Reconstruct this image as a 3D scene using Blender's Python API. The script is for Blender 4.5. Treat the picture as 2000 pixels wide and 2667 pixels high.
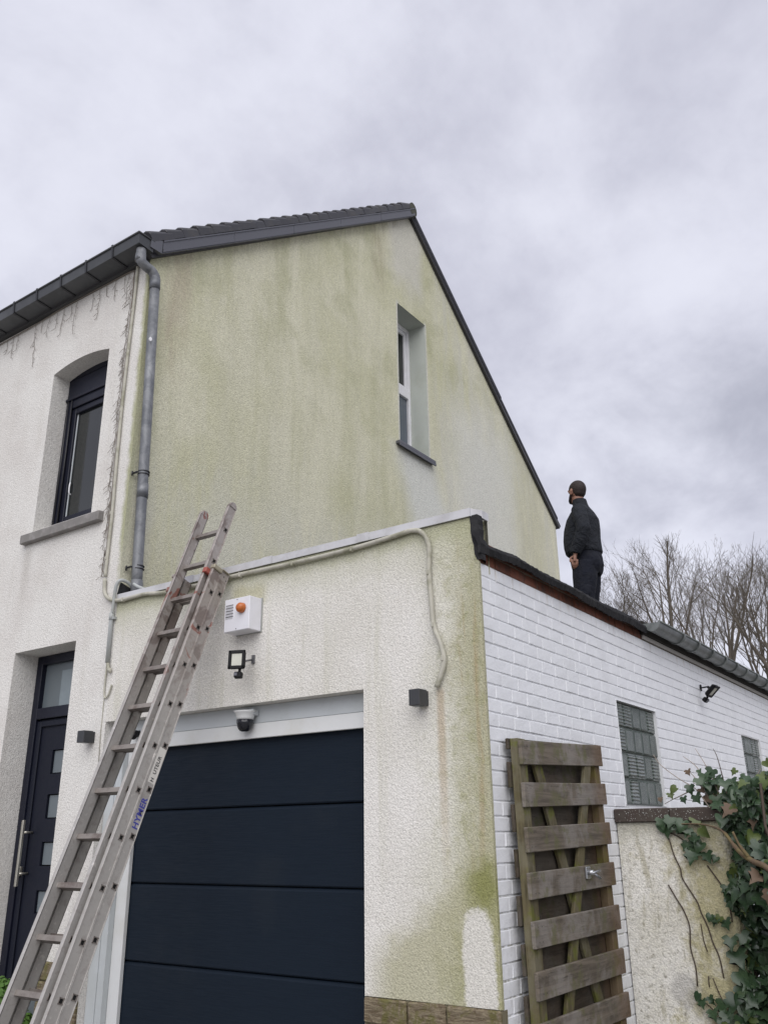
import bpy, bmesh, math, random
from math import sin, cos, pi, radians
from mathutils import Vector, Matrix, Quaternion

random.seed(7)
for o in list(bpy.data.objects):
    bpy.data.objects.remove(o)
S = bpy.context.scene
COL = S.collection

# ------------------------------------------------------------------ camera
cd = bpy.data.cameras.new('camera')
cam = bpy.data.objects.new('camera', cd)
COL.objects.link(cam)
cd.sensor_fit = 'VERTICAL'; cd.sensor_height = 36.0; cd.sensor_width = 27.0
cd.lens = 2263.8 / 2667 * 36
cd.clip_start = 0.05; cd.clip_end = 2000
R_ = Vector((0.8178, 0.5753, -0.0126)); U_ = Vector((0.2108, -0.2793, 0.9368)); F_ = Vector((-0.5354, 0.7688, 0.3497))
R_.normalize(); F_ = (F_ - R_ * F_.dot(R_)).normalized(); U_ = R_.cross(F_)
M = Matrix((R_, U_, -F_)).transposed().to_4x4()
M.translation = Vector((2.246, -4.15, 1.6))
cam.matrix_world = M
S.camera = cam

# ------------------------------------------------------------------ view
S.view_settings.view_transform = 'Standard'
S.view_settings.look = 'None'
S.view_settings.gamma = 1
S.view_settings.use_curve_mapping = False
S.view_settings.exposure = 0.67

# ------------------------------------------------------------------ sky
W = bpy.data.worlds.new('World'); S.world = W; W.use_nodes = True
nt = W.node_tree; nt.nodes.clear()


def nd(nt, t, **k):
    n = nt.nodes.new(t)
    for a, b in k.items():
        setattr(n, a, b)
    return n


def put(nt, sock, v):
    if isinstance(v, bpy.types.NodeSocket):
        nt.links.new(v, sock)
    elif v is not None:
        if isinstance(v, (tuple, list)) and len(v) == 3 and sock.type == 'RGBA':
            v = (*v, 1)
        sock.default_value = v


def mt(nt, op, a, b=None, c=None, cl=False):
    n = nd(nt, 'ShaderNodeMath', operation=op, use_clamp=cl)
    put(nt, n.inputs[0], a); put(nt, n.inputs[1], b)
    if c is not None: put(nt, n.inputs[2], c)
    return n.outputs[0]


def vm(nt, op, a, b):
    n = nd(nt, 'ShaderNodeVectorMath', operation=op)
    put(nt, n.inputs[0], a); put(nt, n.inputs[1], b)
    return n.outputs[0]


def ss(nt, x, lo, hi, a=0.0, b=1.0):
    n = nd(nt, 'ShaderNodeMapRange', interpolation_type='SMOOTHSTEP')
    put(nt, n.inputs[0], x)
    n.inputs[1].default_value = lo; n.inputs[2].default_value = hi
    n.inputs[3].default_value = a; n.inputs[4].default_value = b
    return n.outputs[0]


def noise(nt, vec, scale=1.0, detail=3, rough=.55, dist=0.0, mul=None):
    if mul: vec = vm(nt, 'MULTIPLY', vec, mul)
    n = nd(nt, 'ShaderNodeTexNoise')
    put(nt, n.inputs['Vector'], vec)
    n.inputs['Scale'].default_value = scale; n.inputs['Detail'].default_value = detail
    n.inputs['Roughness'].default_value = rough; n.inputs['Distortion'].default_value = dist
    return n.outputs[0]


def mix(nt, f, a, b, mode='MIX'):
    n = nd(nt, 'ShaderNodeMix', data_type='RGBA', blend_type=mode)
    put(nt, n.inputs[0], f); put(nt, n.inputs[6], a); put(nt, n.inputs[7], b)
    return n.outputs[2]


def sep(nt, v):
    n = nd(nt, 'ShaderNodeSeparateXYZ'); put(nt, n.inputs[0], v)
    return n.outputs


geo = nd(nt, 'ShaderNodeTexCoord').outputs['Generated']
x_, y_, z_ = sep(nt, geo)
den = mt(nt, 'ADD', mt(nt, 'MAXIMUM', z_, 0.0), 0.60)
cx = mt(nt, 'DIVIDE', x_, den); cy = mt(nt, 'DIVIDE', y_, den)
cv = nd(nt, 'ShaderNodeCombineXYZ'); put(nt, cv.inputs[0], cx); put(nt, cv.inputs[1], cy); cv.inputs[2].default_value = 3.7
n1 = noise(nt, cv.outputs[0], 1.9, 7, .58, .15)
n2 = noise(nt, cv.outputs[0], 6.5, 6, .58, .2)
cl = mt(nt, 'ADD', mt(nt, 'MULTIPLY', n1, .72), mt(nt, 'MULTIPLY', n2, .28))
c1 = mix(nt, ss(nt, cl, .36, .62), (.385, .388, .462), (.590, .597, .672))
# a darker bank of cloud low in the sky beyond the garage
dv = nd(nt, 'ShaderNodeVectorMath', operation='DISTANCE')
put(nt, dv.inputs[0], vm(nt, 'MULTIPLY', geo, (1, 1, 2.4))); dv.inputs[1].default_value = (-.185, .895, .405 * 2.4)
bank = ss(nt, mt(nt, 'ADD', dv.outputs['Value'], mt(nt, 'MULTIPLY', n2, .50)), .52, .18)
c2 = mix(nt, mt(nt, 'MULTIPLY', bank, .75), c1, (.270, .277, .335))
bg = nd(nt, 'ShaderNodeBackground'); put(nt, bg.inputs[0], c2); bg.inputs[1].default_value = .91
sky = nd(nt, 'ShaderNodeTexSky', sky_type='NISHITA', sun_disc=False, sun_elevation=radians(48), sun_rotation=radians(160))
bg2 = nd(nt, 'ShaderNodeBackground'); put(nt, bg2.inputs[0], sky.outputs[0]); bg2.inputs[1].default_value = .06
mx = nd(nt, 'ShaderNodeMixShader'); mx.inputs[0].default_value = .08
nt.links.new(bg.outputs[0], mx.inputs[1]); nt.links.new(bg2.outputs[0], mx.inputs[2])
wo = nd(nt, 'ShaderNodeOutputWorld'); nt.links.new(mx.outputs[0], wo.inputs[0])

sl = bpy.data.lights.new('sun', 'SUN'); sl.energy = 1.5; sl.angle = radians(70); sl.color = (1, .975, .95)
sun = bpy.data.objects.new('sun', sl); COL.objects.link(sun)
sun.rotation_euler = Vector((.38, -.62, .72)).to_track_quat('Z', 'Y').to_euler()

# ------------------------------------------------------------------ object helpers


def tag(o, label=None, cat=None, group=None, kind=None):
    if label: o['label'] = label
    if cat: o['category'] = cat
    if group: o['group'] = group
    if kind: o['kind'] = kind
    return o


def empty(name, loc, label, cat, group=None):
    o = bpy.data.objects.new(name, None); COL.objects.link(o)
    o.location = loc; o.empty_display_size = .1
    return tag(o, label, cat, group)


def attach(o, parent):
    if parent is None: return o
    o.parent = parent
    if parent.type == 'EMPTY':
        o.matrix_parent_inverse = Matrix.Translation(-Vector(parent.location))
    elif parent.parent is None:
        o.matrix_parent_inverse = parent.matrix_basis.inverted()
    return o


def obj(name, bm, mat, parent=None, smooth=False, loc=None):
    me = bm if isinstance(bm, bpy.types.Mesh) else bpy.data.meshes.new(name)
    if not isinstance(bm, bpy.types.Mesh):
        bm.normal_update(); bm.to_mesh(me); bm.free()
    mats = mat if isinstance(mat, (list, tuple)) else [mat]
    if not me.materials:
        for m in mats: me.materials.append(m)
    if smooth and len(me.polygons):
        me.polygons.foreach_set('use_smooth', [True] * len(me.polygons))
    o = bpy.data.objects.new(name, me); COL.objects.link(o)
    if loc is not None: o.location = loc
    return attach(o, parent)


def BM(): return bmesh.new()


def box(bm, a, b, bev=0.0, mi=0):
    """axis aligned box from corner a to corner b"""
    a, b = Vector(a), Vector(b)
    c = (a + b) / 2; d = b - a
    r = bmesh.ops.create_cube(bm, size=1.0, matrix=Matrix.Translation(c) @ Matrix.Diagonal((abs(d.x), abs(d.y), abs(d.z), 1)))
    fs = {f for v in r['verts'] for f in v.link_faces}
    for f in fs: f.material_index = mi
    if bev > 0:
        es = {e for v in r['verts'] for e in v.link_edges}
        rr = bmesh.ops.bevel(bm, geom=list(es), offset=bev, segments=1, affect='EDGES')
        for f in rr['faces']: f.material_index = mi
    return r['verts']


def obox(bm, c, ax, ay, az, sx, sy, sz, bev=0.0, mi=0):
    """oriented box, centre c, axes ax ay az, full sizes"""
    m = Matrix((ax.normalized() * sx, ay.normalized() * sy, az.normalized() * sz)).transposed().to_4x4()
    m.translation = c
    r = bmesh.ops.create_cube(bm, size=1.0, matrix=m)
    for f in {f for v in r['verts'] for f in v.link_faces}: f.material_index = mi
    if bev > 0:
        es = {e for v in r['verts'] for e in v.link_edges}
        rr = bmesh.ops.bevel(bm, geom=list(es), offset=bev, segments=1, affect='EDGES')
        for f in rr['faces']: f.material_index = mi


def tube(bm, pts, r, seg=8, cap=True, mi=0):
    """tube along points; r = number, list of numbers or list of (a,b)"""
    pts = [Vector(p) for p in pts]; n = len(pts)
    rs = r if isinstance(r, (list, tuple)) else [r] * n
    rings = []; ref = None
    for i, p in enumerate(pts):
        t = (pts[min(i + 1, n - 1)] - pts[max(i - 1, 0)])
        t = t.normalized() if t.length > 1e-9 else Vector((0, 0, 1))
        if ref is None:
            ref = Vector((1, 0, 0)) if abs(t.x) < .8 else Vector((0, 1, 0))
        u = (ref - t * ref.dot(t)).normalized(); v = t.cross(u); ref = u
        ra, rb = rs[i] if isinstance(rs[i], (list, tuple)) else (rs[i], rs[i])
        rings.append([bm.verts.new(p + u * ra * cos(2 * pi * k / seg) + v * rb * sin(2 * pi * k / seg)) for k in range(seg)])
    for i in range(n - 1):
        for k in range(seg):
            f = bm.faces.new((rings[i][k], rings[i][(k + 1) % seg], rings[i + 1][(k + 1) % seg], rings[i + 1][k]))
            f.material_index = mi; f.smooth = True
    if cap and seg > 2:
        bm.faces.new(rings[0][::-1]).material_index = mi; bm.faces.new(rings[-1]).material_index = mi
    return rings


def poly(bm, pts, mi=0):
    f = bm.faces.new([bm.verts.new(p) for p in pts]); f.material_index = mi
    return f


def prism(bm, pts, d, mi=0):
    """closed prism: polygon pts extruded along vector d"""
    d = Vector(d); a = [bm.verts.new(p) for p in pts]; b = [bm.verts.new(Vector(p) + d) for p in pts]
    fs = [bm.faces.new(a), bm.faces.new(b[::-1])]
    for i in range(len(a)):
        j = (i + 1) % len(a); fs.append(bm.faces.new((a[j], a[i], b[i], b[j])))
    for f in fs: f.material_index = mi


def sheet(bm, us, vs, holes, fn, clip=None, mi=0):
    """grid of cells over coordinate lists us, vs, leaving out the holes; fn(u,v)->point"""
    cache = {}

    def vt(u, v):
        k = (round(u, 5), round(v, 5))
        if k not in cache: cache[k] = bm.verts.new(fn(u, v))
        return cache[k]
    us = sorted(set(us)); vs = sorted(set(vs))
    for i in range(len(us) - 1):
        for j in range(len(vs) - 1):
            um = (us[i] + us[i + 1]) / 2; vmid = (vs[j] + vs[j + 1]) / 2
            if any(h[0] < um < h[1] and h[2] < vmid < h[3] for h in holes): continue
            bm.faces.new((vt(us[i], vs[j]), vt(us[i + 1], vs[j]), vt(us[i + 1], vs[j + 1]), vt(us[i], vs[j + 1]))).material_index = mi


def curve_pts(pts, sub=6):
    """Catmull-Rom smoothing"""
    P = [Vector(p) for p in pts]; P = [P[0] * 2 - P[1]] + P + [P[-1] * 2 - P[-2]]
    out = []
    for i in range(1, len(P) - 2):
        for k in range(sub):
            t = k / sub; a, b, c, d = P[i - 1:i + 3]
            out.append(.5 * ((2 * b) + (c - a) * t + (2 * a - 5 * b + 4 * c - d) * t * t + (3 * b - a - 3 * c + d) * t ** 3))
    out.append(P[-2]); return out


def remeshed(bm, vox, smooth_it=2, fac=.5):
    me = bpy.data.meshes.new('tmp'); bm.to_mesh(me); bm.free()
    o = bpy.data.objects.new('tmp', me); COL.objects.link(o)
    m = o.modifiers.new('r', 'REMESH'); m.mode = 'VOXEL'; m.voxel_size = vox; m.use_smooth_shade = True
    if smooth_it:
        s = o.modifiers.new('s', 'SMOOTH'); s.iterations = smooth_it; s.factor = fac
    dg = bpy.context.evaluated_depsgraph_get()
    res = bpy.data.meshes.new_from_object(o.evaluated_get(dg))
    bpy.data.objects.remove(o); bpy.data.meshes.remove(me)
    return res

# ------------------------------------------------------------------ material helpers


def newmat(name):
    m = bpy.data.materials.new(name); m.use_nodes = True
    t = m.node_tree; t.nodes.clear()
    b = nd(t, 'ShaderNodeBsdfPrincipled'); o = nd(t, 'ShaderNodeOutputMaterial')
    t.links.new(b.outputs[0], o.inputs[0])
    return m, t, b


def pos(t): return nd(t, 'ShaderNodeNewGeometry').outputs['Position']


def bump(t, h, strength=.5, dist=.01, prev=None):
    n = nd(t, 'ShaderNodeBump'); n.inputs['Strength'].default_value = strength
    n.inputs['Distance'].default_value = dist; put(t, n.inputs['Height'], h)
    if prev is not None: t.links.new(prev, n.inputs['Normal'])
    return n.outputs[0]


def simple(name, col, rough=.6, metal=0.0, var=.18, nscale=14, bmp=.15, bscale=120, spec=.5, dirt=None, dirtamt=.5, streak=False, perobj=0.0):
    m, t, b = newmat(name); p = pos(t)
    n = noise(t, p, nscale, 5, .6, mul=(1, 1, .25) if streak else None)
    c = mix(t, n, tuple(x * (1 - var) for x in col), tuple(min(1, x * (1 + var)) for x in col))
    if dirt:
        n2 = noise(t, p, nscale * .45, 6, .65)
        c = mix(t, mt(t, 'MULTIPLY', ss(t, n2, .45, .68), dirtamt), c, dirt)
    if perobj:
        oi = nd(t, 'ShaderNodeObjectInfo').outputs['Random']
        c = mix(t, mt(t, 'MULTIPLY', oi, perobj), c, (0, 0, 0))
    put(t, b.inputs['Base Color'], c)
    r = ss(t, n, .2, .8, rough * .85, min(1, rough * 1.12)); put(t, b.inputs['Roughness'], r)
    b.inputs['Metallic'].default_value = metal; b.inputs['Specular IOR Level'].default_value = spec
    if bmp: put(t, b.inputs['Normal'], bump(t, noise(t, p, bscale, 3, .55, 1.2 if bscale < 20 else 0), bmp, .003 if bscale > 20 else .03))
    return m


def stucco_core(t, b, p, col, coarse=1.0, chipped=None):
    g1 = noise(t, p, 110 / coarse, 3, .6, .3)
    g2 = noise(t, p, 52 / coarse, 4, .65, .3)
    g3 = nd(t, 'ShaderNodeTexVoronoi', feature='SMOOTH_F1'); put(t, g3.inputs['Vector'], p)
    g3.inputs['Scale'].default_value = 105 / coarse
    h = mt(t, 'ADD', mt(t, 'MULTIPLY', g1, .5), mt(t, 'MULTIPLY', g2, .9))
    h = mt(t, 'SUBTRACT', h, mt(t, 'MULTIPLY', g3.outputs[0], .55))
    pit = ss(t, mt(t, 'ADD', mt(t, 'MULTIPLY', g1, .6), mt(t, 'MULTIPLY', g2, .4)), .32, .64, .76, 1.17)
    c = vm(t, 'MULTIPLY', col, mt(t, 'MULTIPLY', pit, 1.0))
    n = nd(t, 'ShaderNodeCombineXYZ')
    put(t, b.inputs['Base Color'], c)
    b.inputs['Roughness'].default_value = .92; b.inputs['Specular IOR Level'].default_value = .25
    t.nodes.remove(n)
    put(t, b.inputs['Normal'], bump(t, h, .70, .009 * coarse))


WHITE = (.715, .70, .665)


def mat_house_front():
    m, t, b = newmat('stucco_house_front'); p = pos(t); x, y, z = sep(t, p)
    n = noise(t, p, 1.7, 5, .6); st = noise(t, p, 1, 5, .6, .3, mul=(7, 7, .6)); fine = noise(t, p, 9, 4, .65)
    c = mix(t, ss(t, n, .35, .7), WHITE, (.64, .615, .58))
    c = mix(t, mt(t, 'MULTIPLY', ss(t, st, .52, .75), .30), c, (.54, .515, .46))
    # green film along the corner and below the gutter corner
    e = mt(t, 'ADD', x, mt(t, 'MULTIPLY', mt(t, 'SUBTRACT', fine, .5), .10))
    up = ss(t, z, 3.2, 3.9)
    c = mix(t, mt(t, 'MULTIPLY', mt(t, 'MULTIPLY', ss(t, e, -3.215, -3.155), up), .75), c, (.30, .31, .14))
    # drips below the window sill and splash zone above the plinth
    d1 = mt(t, 'MULTIPLY', ss(t, mt(t, 'ABSOLUTE', mt(t, 'ADD', x, 4.43)), .10, .01), mt(t, 'MULTIPLY', ss(t, z, 4.03, 3.95), ss(t, z, 3.2, 3.95)))
    c = mix(t, mt(t, 'MULTIPLY', d1, .35), c, (.36, .33, .29))
    low = mt(t, 'MULTIPLY', ss(t, z, 1.6, .8), ss(t, fine, .4, .65))
    c = mix(t, mt(t, 'MULTIPLY', low, .25), c, (.44, .42, .33))
    stucco_core(t, b, p, c, .9)
    return m


def mat_garage_front():
    m, t, b = newmat('stucco_garage_front'); p = pos(t); x, y, z = sep(t, p)
    n = noise(t, p, 1.5, 5, .6); st = noise(t, p, 1, 5, .6, .3, mul=(8, 8, .7)); fine = noise(t, p, 7, 5, .7); big = noise(t, p, 3.1, 4, .6)
    c = mix(t, ss(t, n, .35, .7), (.72, .70, .66), (.64, .62, .565))
    c = mix(t, mt(t, 'MULTIPLY', ss(t, st, .5, .75), .35), c, (.48, .47, .36))
    wob = mt(t, 'MULTIPLY', mt(t, 'SUBTRACT', fine, .5), .30)
    wob2 = mt(t, 'MULTIPLY', mt(t, 'SUBTRACT', big, .5), .35)
    e = mt(t, 'ADD', mt(t, 'ADD', x, wob), wob2)
    # broad film towards the corner
    c = mix(t, mt(t, 'MULTIPLY', ss(t, e, -.52, -.16), .50), c, (.53, .525, .40))
    c = mix(t, mt(t, 'MULTIPLY', ss(t, e, -.30, -.03), .85), c, (.385, .372, .245))
    rust = mt(t, 'MULTIPLY', ss(t, noise(t, p, 1, 4, .6, .2, mul=(14, 14, .9)), .50, .68), ss(t, e, -.26, -.05))
    c = mix(t, mt(t, 'MULTIPLY', rust, .75), c, (.36, .285, .165))
    mot = noise(t, p, 16, 5, .7)
    c = mix(t, mt(t, 'MULTIPLY', mt(t, 'MULTIPLY', ss(t, mot, .50, .64), ss(t, e, -.5, -.1)), .45), c, (.29, .29, .14))
    c = mix(t, mt(t, 'MULTIPLY', ss(t, mot, .60, .70), .22), c, (.42, .40, .33))
    # film under the coping and its cables
    top = mt(t, 'ADD', z, mt(t, 'MULTIPLY', wob, .6))
    c = mix(t, mt(t, 'MULTIPLY', ss(t, top, 2.95, 3.33), .62), c, (.46, .46, .33))
    c = mix(t, mt(t, 'MULTIPLY', ss(t, top, 3.17, 3.29), .5), c, (.36, .365, .22))
    # halo above the alarm box, streak below the end of the cable cover
    ha = mt(t, 'MULTIPLY', ss(t, mt(t, 'ABSOLUTE', mt(t, 'ADD', x, 1.77)), .20, .10), mt(t, 'MULTIPLY', ss(t, top, 3.24, 3.17), ss(t, top, 3.03, 3.10)))
    c = mix(t, mt(t, 'MULTIPLY', ha, .6), c, (.38, .36, .20))
    sx = mt(t, 'ABSOLUTE', mt(t, 'ADD', x, mt(t, 'ADD', .282, mt(t, 'MULTIPLY', wob, .05))))
    sk = mt(t, 'MULTIPLY', ss(t, sx, .040, .008), mt(t, 'MULTIPLY', ss(t, z, 2.38, 2.34), ss(t, z, 1.2, 2.2)))
    c = mix(t, mt(t, 'MULTIPLY', sk, .65), c, (.42, .33, .22))
    # low growth spreading from the corner: rises to the right
    lim = mt(t, 'ADD', mt(t, 'MULTIPLY', x, .75), 1.58)
    g = mt(t, 'SUBTRACT', lim, mt(t, 'ADD', z, mt(t, 'MULTIPLY', mt(t, 'ADD', wob, wob2), 1.1)))
    lw = mt(t, 'MULTIPLY', ss(t, g, -.14, .16), ss(t, x, -.85, -.6))
    c = mix(t, mt(t, 'MULTIPLY', lw, .80), c, (.40, .385, .25))
    lw2 = mt(t, 'MULTIPLY', ss(t, g, .0, .35), ss(t, fine, .38, .6))
    c = mix(t, mt(t, 'MULTIPLY', mt(t, 'MULTIPLY', lw2, ss(t, x, -.5, -.1)), .55), c, (.26, .26, .11))
    hs = nd(t, 'ShaderNodeVectorMath', operation='DISTANCE'); put(t, hs.inputs[0], vm(t, 'MULTIPLY', p, (1, 1, .8))); hs.inputs[1].default_value = (-.07, 0, 1.36 * .8)
    c = mix(t, mt(t, 'MULTIPLY', ss(t, mt(t, 'ADD', hs.outputs['Value'], wob), .16, .02), .75), c, (.19, .20, .05))
    # the mended pale patch at the foot of the corner
    px = mt(t, 'ADD', x, mt(t, 'ADD', mt(t, 'MULTIPLY', wob, .16), mt(t, 'MULTIPLY', wob2, .12)))
    pz = mt(t, 'ADD', z, mt(t, 'MULTIPLY', wob, .25))
    rnd = mt(t, 'ADD', mt(t, 'MULTIPLY', mt(t, 'POWER', mt(t, 'ABSOLUTE', mt(t, 'DIVIDE', mt(t, 'ADD', px, .112), .090)), 3.0), 1.0),
             mt(t, 'POWER', mt(t, 'MAXIMUM', mt(t, 'DIVIDE', mt(t, 'SUBTRACT', pz, .90), .35), 0.0), 6.0))
    rg_ = mt(t, 'ADD', rnd, mt(t, 'MULTIPLY', mt(t, 'SUBTRACT', noise(t, p, 42, 4, .7), .5), 1.5))
    c = mix(t, mt(t, 'MULTIPLY', ss(t, rg_, 1.5, .55), .85), c, (.68, .66, .62))
    # clean strip at the very edge of the corner
    # black smear under the torn membrane
    bl = mt(t, 'MULTIPLY', ss(t, mt(t, 'ADD', x, mt(t, 'MULTIPLY', wob, .05)), -.030, -.012), ss(t, z, 3.0, 3.2))
    c = mix(t, mt(t, 'MULTIPLY', bl, .8), c, (.05, .05, .05))
    stucco_core(t, b, p, c, .88)
    return m


def mat_gable():
    m, t, b = newmat('stucco_gable_algae'); p = pos(t); x, y, z = sep(t, p)
    n = noise(t, p, .75, 5, .6, .2)
    st = noise(t, p, 1, 6, .65, .5, mul=(4, 3.6, .55)); st2 = noise(t, p, 1, 6, .7, .6, mul=(8, 9, 1.5)); st3 = noise(t, p, 1, 3, .5, .2, mul=(2, 2.4, .30))
    wob = mt(t, 'MULTIPLY', mt(t, 'SUBTRACT', noise(t, p, 2.4, 5, .65), .5), 1.2)
    c = mix(t, ss(t, n, .35, .65), (.555, .545, .372), (.660, .642, .492))
    c = mix(t, mt(t, 'MULTIPLY', ss(t, st, .42, .70), .50), c, (.440, .438, .275))
    c = mix(t, mt(t, 'MULTIPLY', ss(t, st2, .50, .72), .30), c, (.60, .585, .47))
    c = mix(t, mt(t, 'MULTIPLY', mt(t, 'MULTIPLY', ss(t, st3, .48, .66), ss(t, z, 8.5, 6.0)), .38), c, (.60, .585, .46))
    c = mix(t, mt(t, 'MULTIPLY', mt(t, 'MULTIPLY', ss(t, noise(t, p, 1.6, 5, .6), .48, .64), ss(t, z, 4.6, 8.0)), .48), c, (.400, .400, .245))
    # paler toward the bottom
    low = mt(t, 'MULTIPLY', ss(t, mt(t, 'ADD', z, wob), 5.3, 3.9), ss(t, st, .36, .56))
    c = mix(t, mt(t, 'MULTIPLY', low, .80), c, (.62, .61, .52))
    lowg = mt(t, 'MULTIPLY', ss(t, mt(t, 'ADD', z, wob), 4.3, 3.5), ss(t, y, 1.6, .4))
    c = mix(t, mt(t, 'MULTIPLY', lowg, .35), c, (.50, .475, .33))
    # brown runs near the front corner and below the first verge joint
    br = mt(t, 'MULTIPLY', ss(t, mt(t, 'ABSOLUTE', mt(t, 'SUBTRACT', y, mt(t, 'ADD', .34, mt(t, 'MULTIPLY', wob, .12)))), .22, .05), mt(t, 'MULTIPLY', ss(t, z, 5.1, 5.9), ss(t, st2, .30, .62)))
    c = mix(t, mt(t, 'MULTIPLY', br, .65), c, (.46, .40, .30))
    br2 = mt(t, 'MULTIPLY', ss(t, mt(t, 'ABSOLUTE', mt(t, 'SUBTRACT', y, mt(t, 'ADD', 3.55, mt(t, 'MULTIPLY', wob, .10)))), .22, .04), mt(t, 'MULTIPLY', ss(t, z, 7.9, 8.7), ss(t, st2, .35, .6)))
    c = mix(t, mt(t, 'MULTIPLY', br2, .65), c, (.41, .375, .26))
    # grey washed area right under the ridge
    yy = mt(t, 'ADD', y, mt(t, 'MULTIPLY', wob, .25))
    gr = mt(t, 'MULTIPLY', ss(t, yy, 3.68, 3.98), mt(t, 'MULTIPLY', ss(t, mt(t, 'ADD', z, mt(t, 'MULTIPLY', wob, .5)), 8.2, 8.75), ss(t, yy, 4.75, 4.45)))
    c = mix(t, mt(t, 'MULTIPLY', gr, .7), c, (.60, .585, .53))
    # right part behind the window: patchy grey and olive
    rt = mt(t, 'MULTIPLY', ss(t, yy, 4.7, 5.0), ss(t, st, .40, .62))
    c = mix(t, mt(t, 'MULTIPLY', rt, .60), c, (.60, .59, .51))
    rt2 = mt(t, 'MULTIPLY', ss(t, yy, 4.8, 5.7), ss(t, yy, 7.5, 6.6))
    c = mix(t, mt(t, 'MULTIPLY', mt(t, 'MULTIPLY', rt2, ss(t, mt(t, 'ADD', z, wob), 7.9, 6.6)), .75), c, (.66, .66, .61))
    ol = mt(t, 'MULTIPLY', ss(t, mt(t, 'ABSOLUTE', mt(t, 'SUBTRACT', yy, 7.55)), .55, .25), .75)
    c = mix(t, mt(t, 'MULTIPLY', ol, ss(t, st2, .30, .6)), c, (.54, .525, .39))
    # washed fan below the window sill
    wf = mt(t, 'MULTIPLY', ss(t, mt(t, 'SUBTRACT', yy, mt(t, 'MULTIPLY', mt(t, 'SUBTRACT', 6.1, z), .35)), 3.60, 4.10), ss(t, mt(t, 'SUBTRACT', yy, mt(t, 'MULTIPLY', mt(t, 'SUBTRACT', 6.1, z), .55)), 5.0, 4.4))
    wf = mt(t, 'MULTIPLY', wf, mt(t, 'MULTIPLY', ss(t, z, 6.2, 6.05), ss(t, z, 4.4, 5.4)))
    c = mix(t, mt(t, 'MULTIPLY', wf, .80), c, (.66, .67, .64))
    # pale lip round the opening
    ey = mt(t, 'SUBTRACT', mt(t, 'ABSOLUTE', mt(t, 'SUBTRACT', y, 4.303)), .335)
    ed = mt(t, 'MULTIPLY', ss(t, mt(t, 'ABSOLUTE', ey), .05, .01), mt(t, 'MULTIPLY', ss(t, z, 6.0, 6.2), ss(t, z, 8.25, 8.15)))
    c = mix(t, mt(t, 'MULTIPLY', ed, .7), c, (.60, .60, .56))
    # dark green line hugging the corner behind the downpipe, dark edge under verge
    ce = mt(t, 'MULTIPLY', ss(t, y, .09, .01), ss(t, z, 3.4, 4.2))
    c = mix(t, mt(t, 'MULTIPLY', ce, .5), c, (.30, .31, .17))
    vg = mt(t, 'SUBTRACT', mt(t, 'ADD', 6.51, mt(t, 'MULTIPLY', y, .757)), mt(t, 'ADD', z, mt(t, 'MULTIPLY', wob, .15)))
    c = mix(t, mt(t, 'MULTIPLY', mt(t, 'MULTIPLY', ss(t, vg, .20, .02), ss(t, st2, .4, .6)), .45), c, (.34, .32, .21))
    stucco_core(t, b, p, c, .95)
    return m


def mat_garden_wall():
    m, t, b = newmat('stucco_garden_wall'); p = pos(t); x, y, z = sep(t, p)
    n = noise(t, p, 3.0, 5, .65, .3); n2 = noise(t, p, 5.5, 6, .7, .3); n3 = noise(t, p, 30, 3, .6)
    c = mix(t, ss(t, n, .35, .7), (.78, .76, .71), (.66, .635, .56))
    gx = mt(t, 'ADD', mt(t, 'MULTIPLY', ss(t, x, .05, .65), .32), n2)
    c = mix(t, mt(t, 'MULTIPLY', ss(t, gx, .55, .82), .85), c, (.42, .38, .20))
    c = mix(t, mt(t, 'MULTIPLY', ss(t, n2, .58, .72), .6), c, (.34, .31, .16))
    c = mix(t, mt(t, 'MULTIPLY', ss(t, n3, .54, .70), .65), c, (.26, .24, .18))
    c = mix(t, mt(t, 'MULTIPLY', ss(t, noise(t, p, 1, 4, .6, .4, mul=(14, 14, 3)), .54, .68), .5), c, (.30, .27, .15))
    topd = mt(t, 'MULTIPLY', ss(t, mt(t, 'ADD', z, mt(t, 'MULTIPLY', n2, .2)), 1.60, 1.80), .8)
    c = mix(t, topd, c, (.36, .35, .27))
    # bare cement patch
    dd = nd(t, 'ShaderNodeVectorMath', operation='DISTANCE'); put(t, dd.inputs[0], p); dd.inputs[1].default_value = (.33, 1.7, .70)
    c = mix(t, mt(t, 'MULTIPLY', ss(t, mt(t, 'ADD', dd.outputs['Value'], mt(t, 'MULTIPLY', n2, .12)), .17, .12), .6), c, (.42, .405, .385))
    stucco_core(t, b, p, c, 1.1)
    return m


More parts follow.
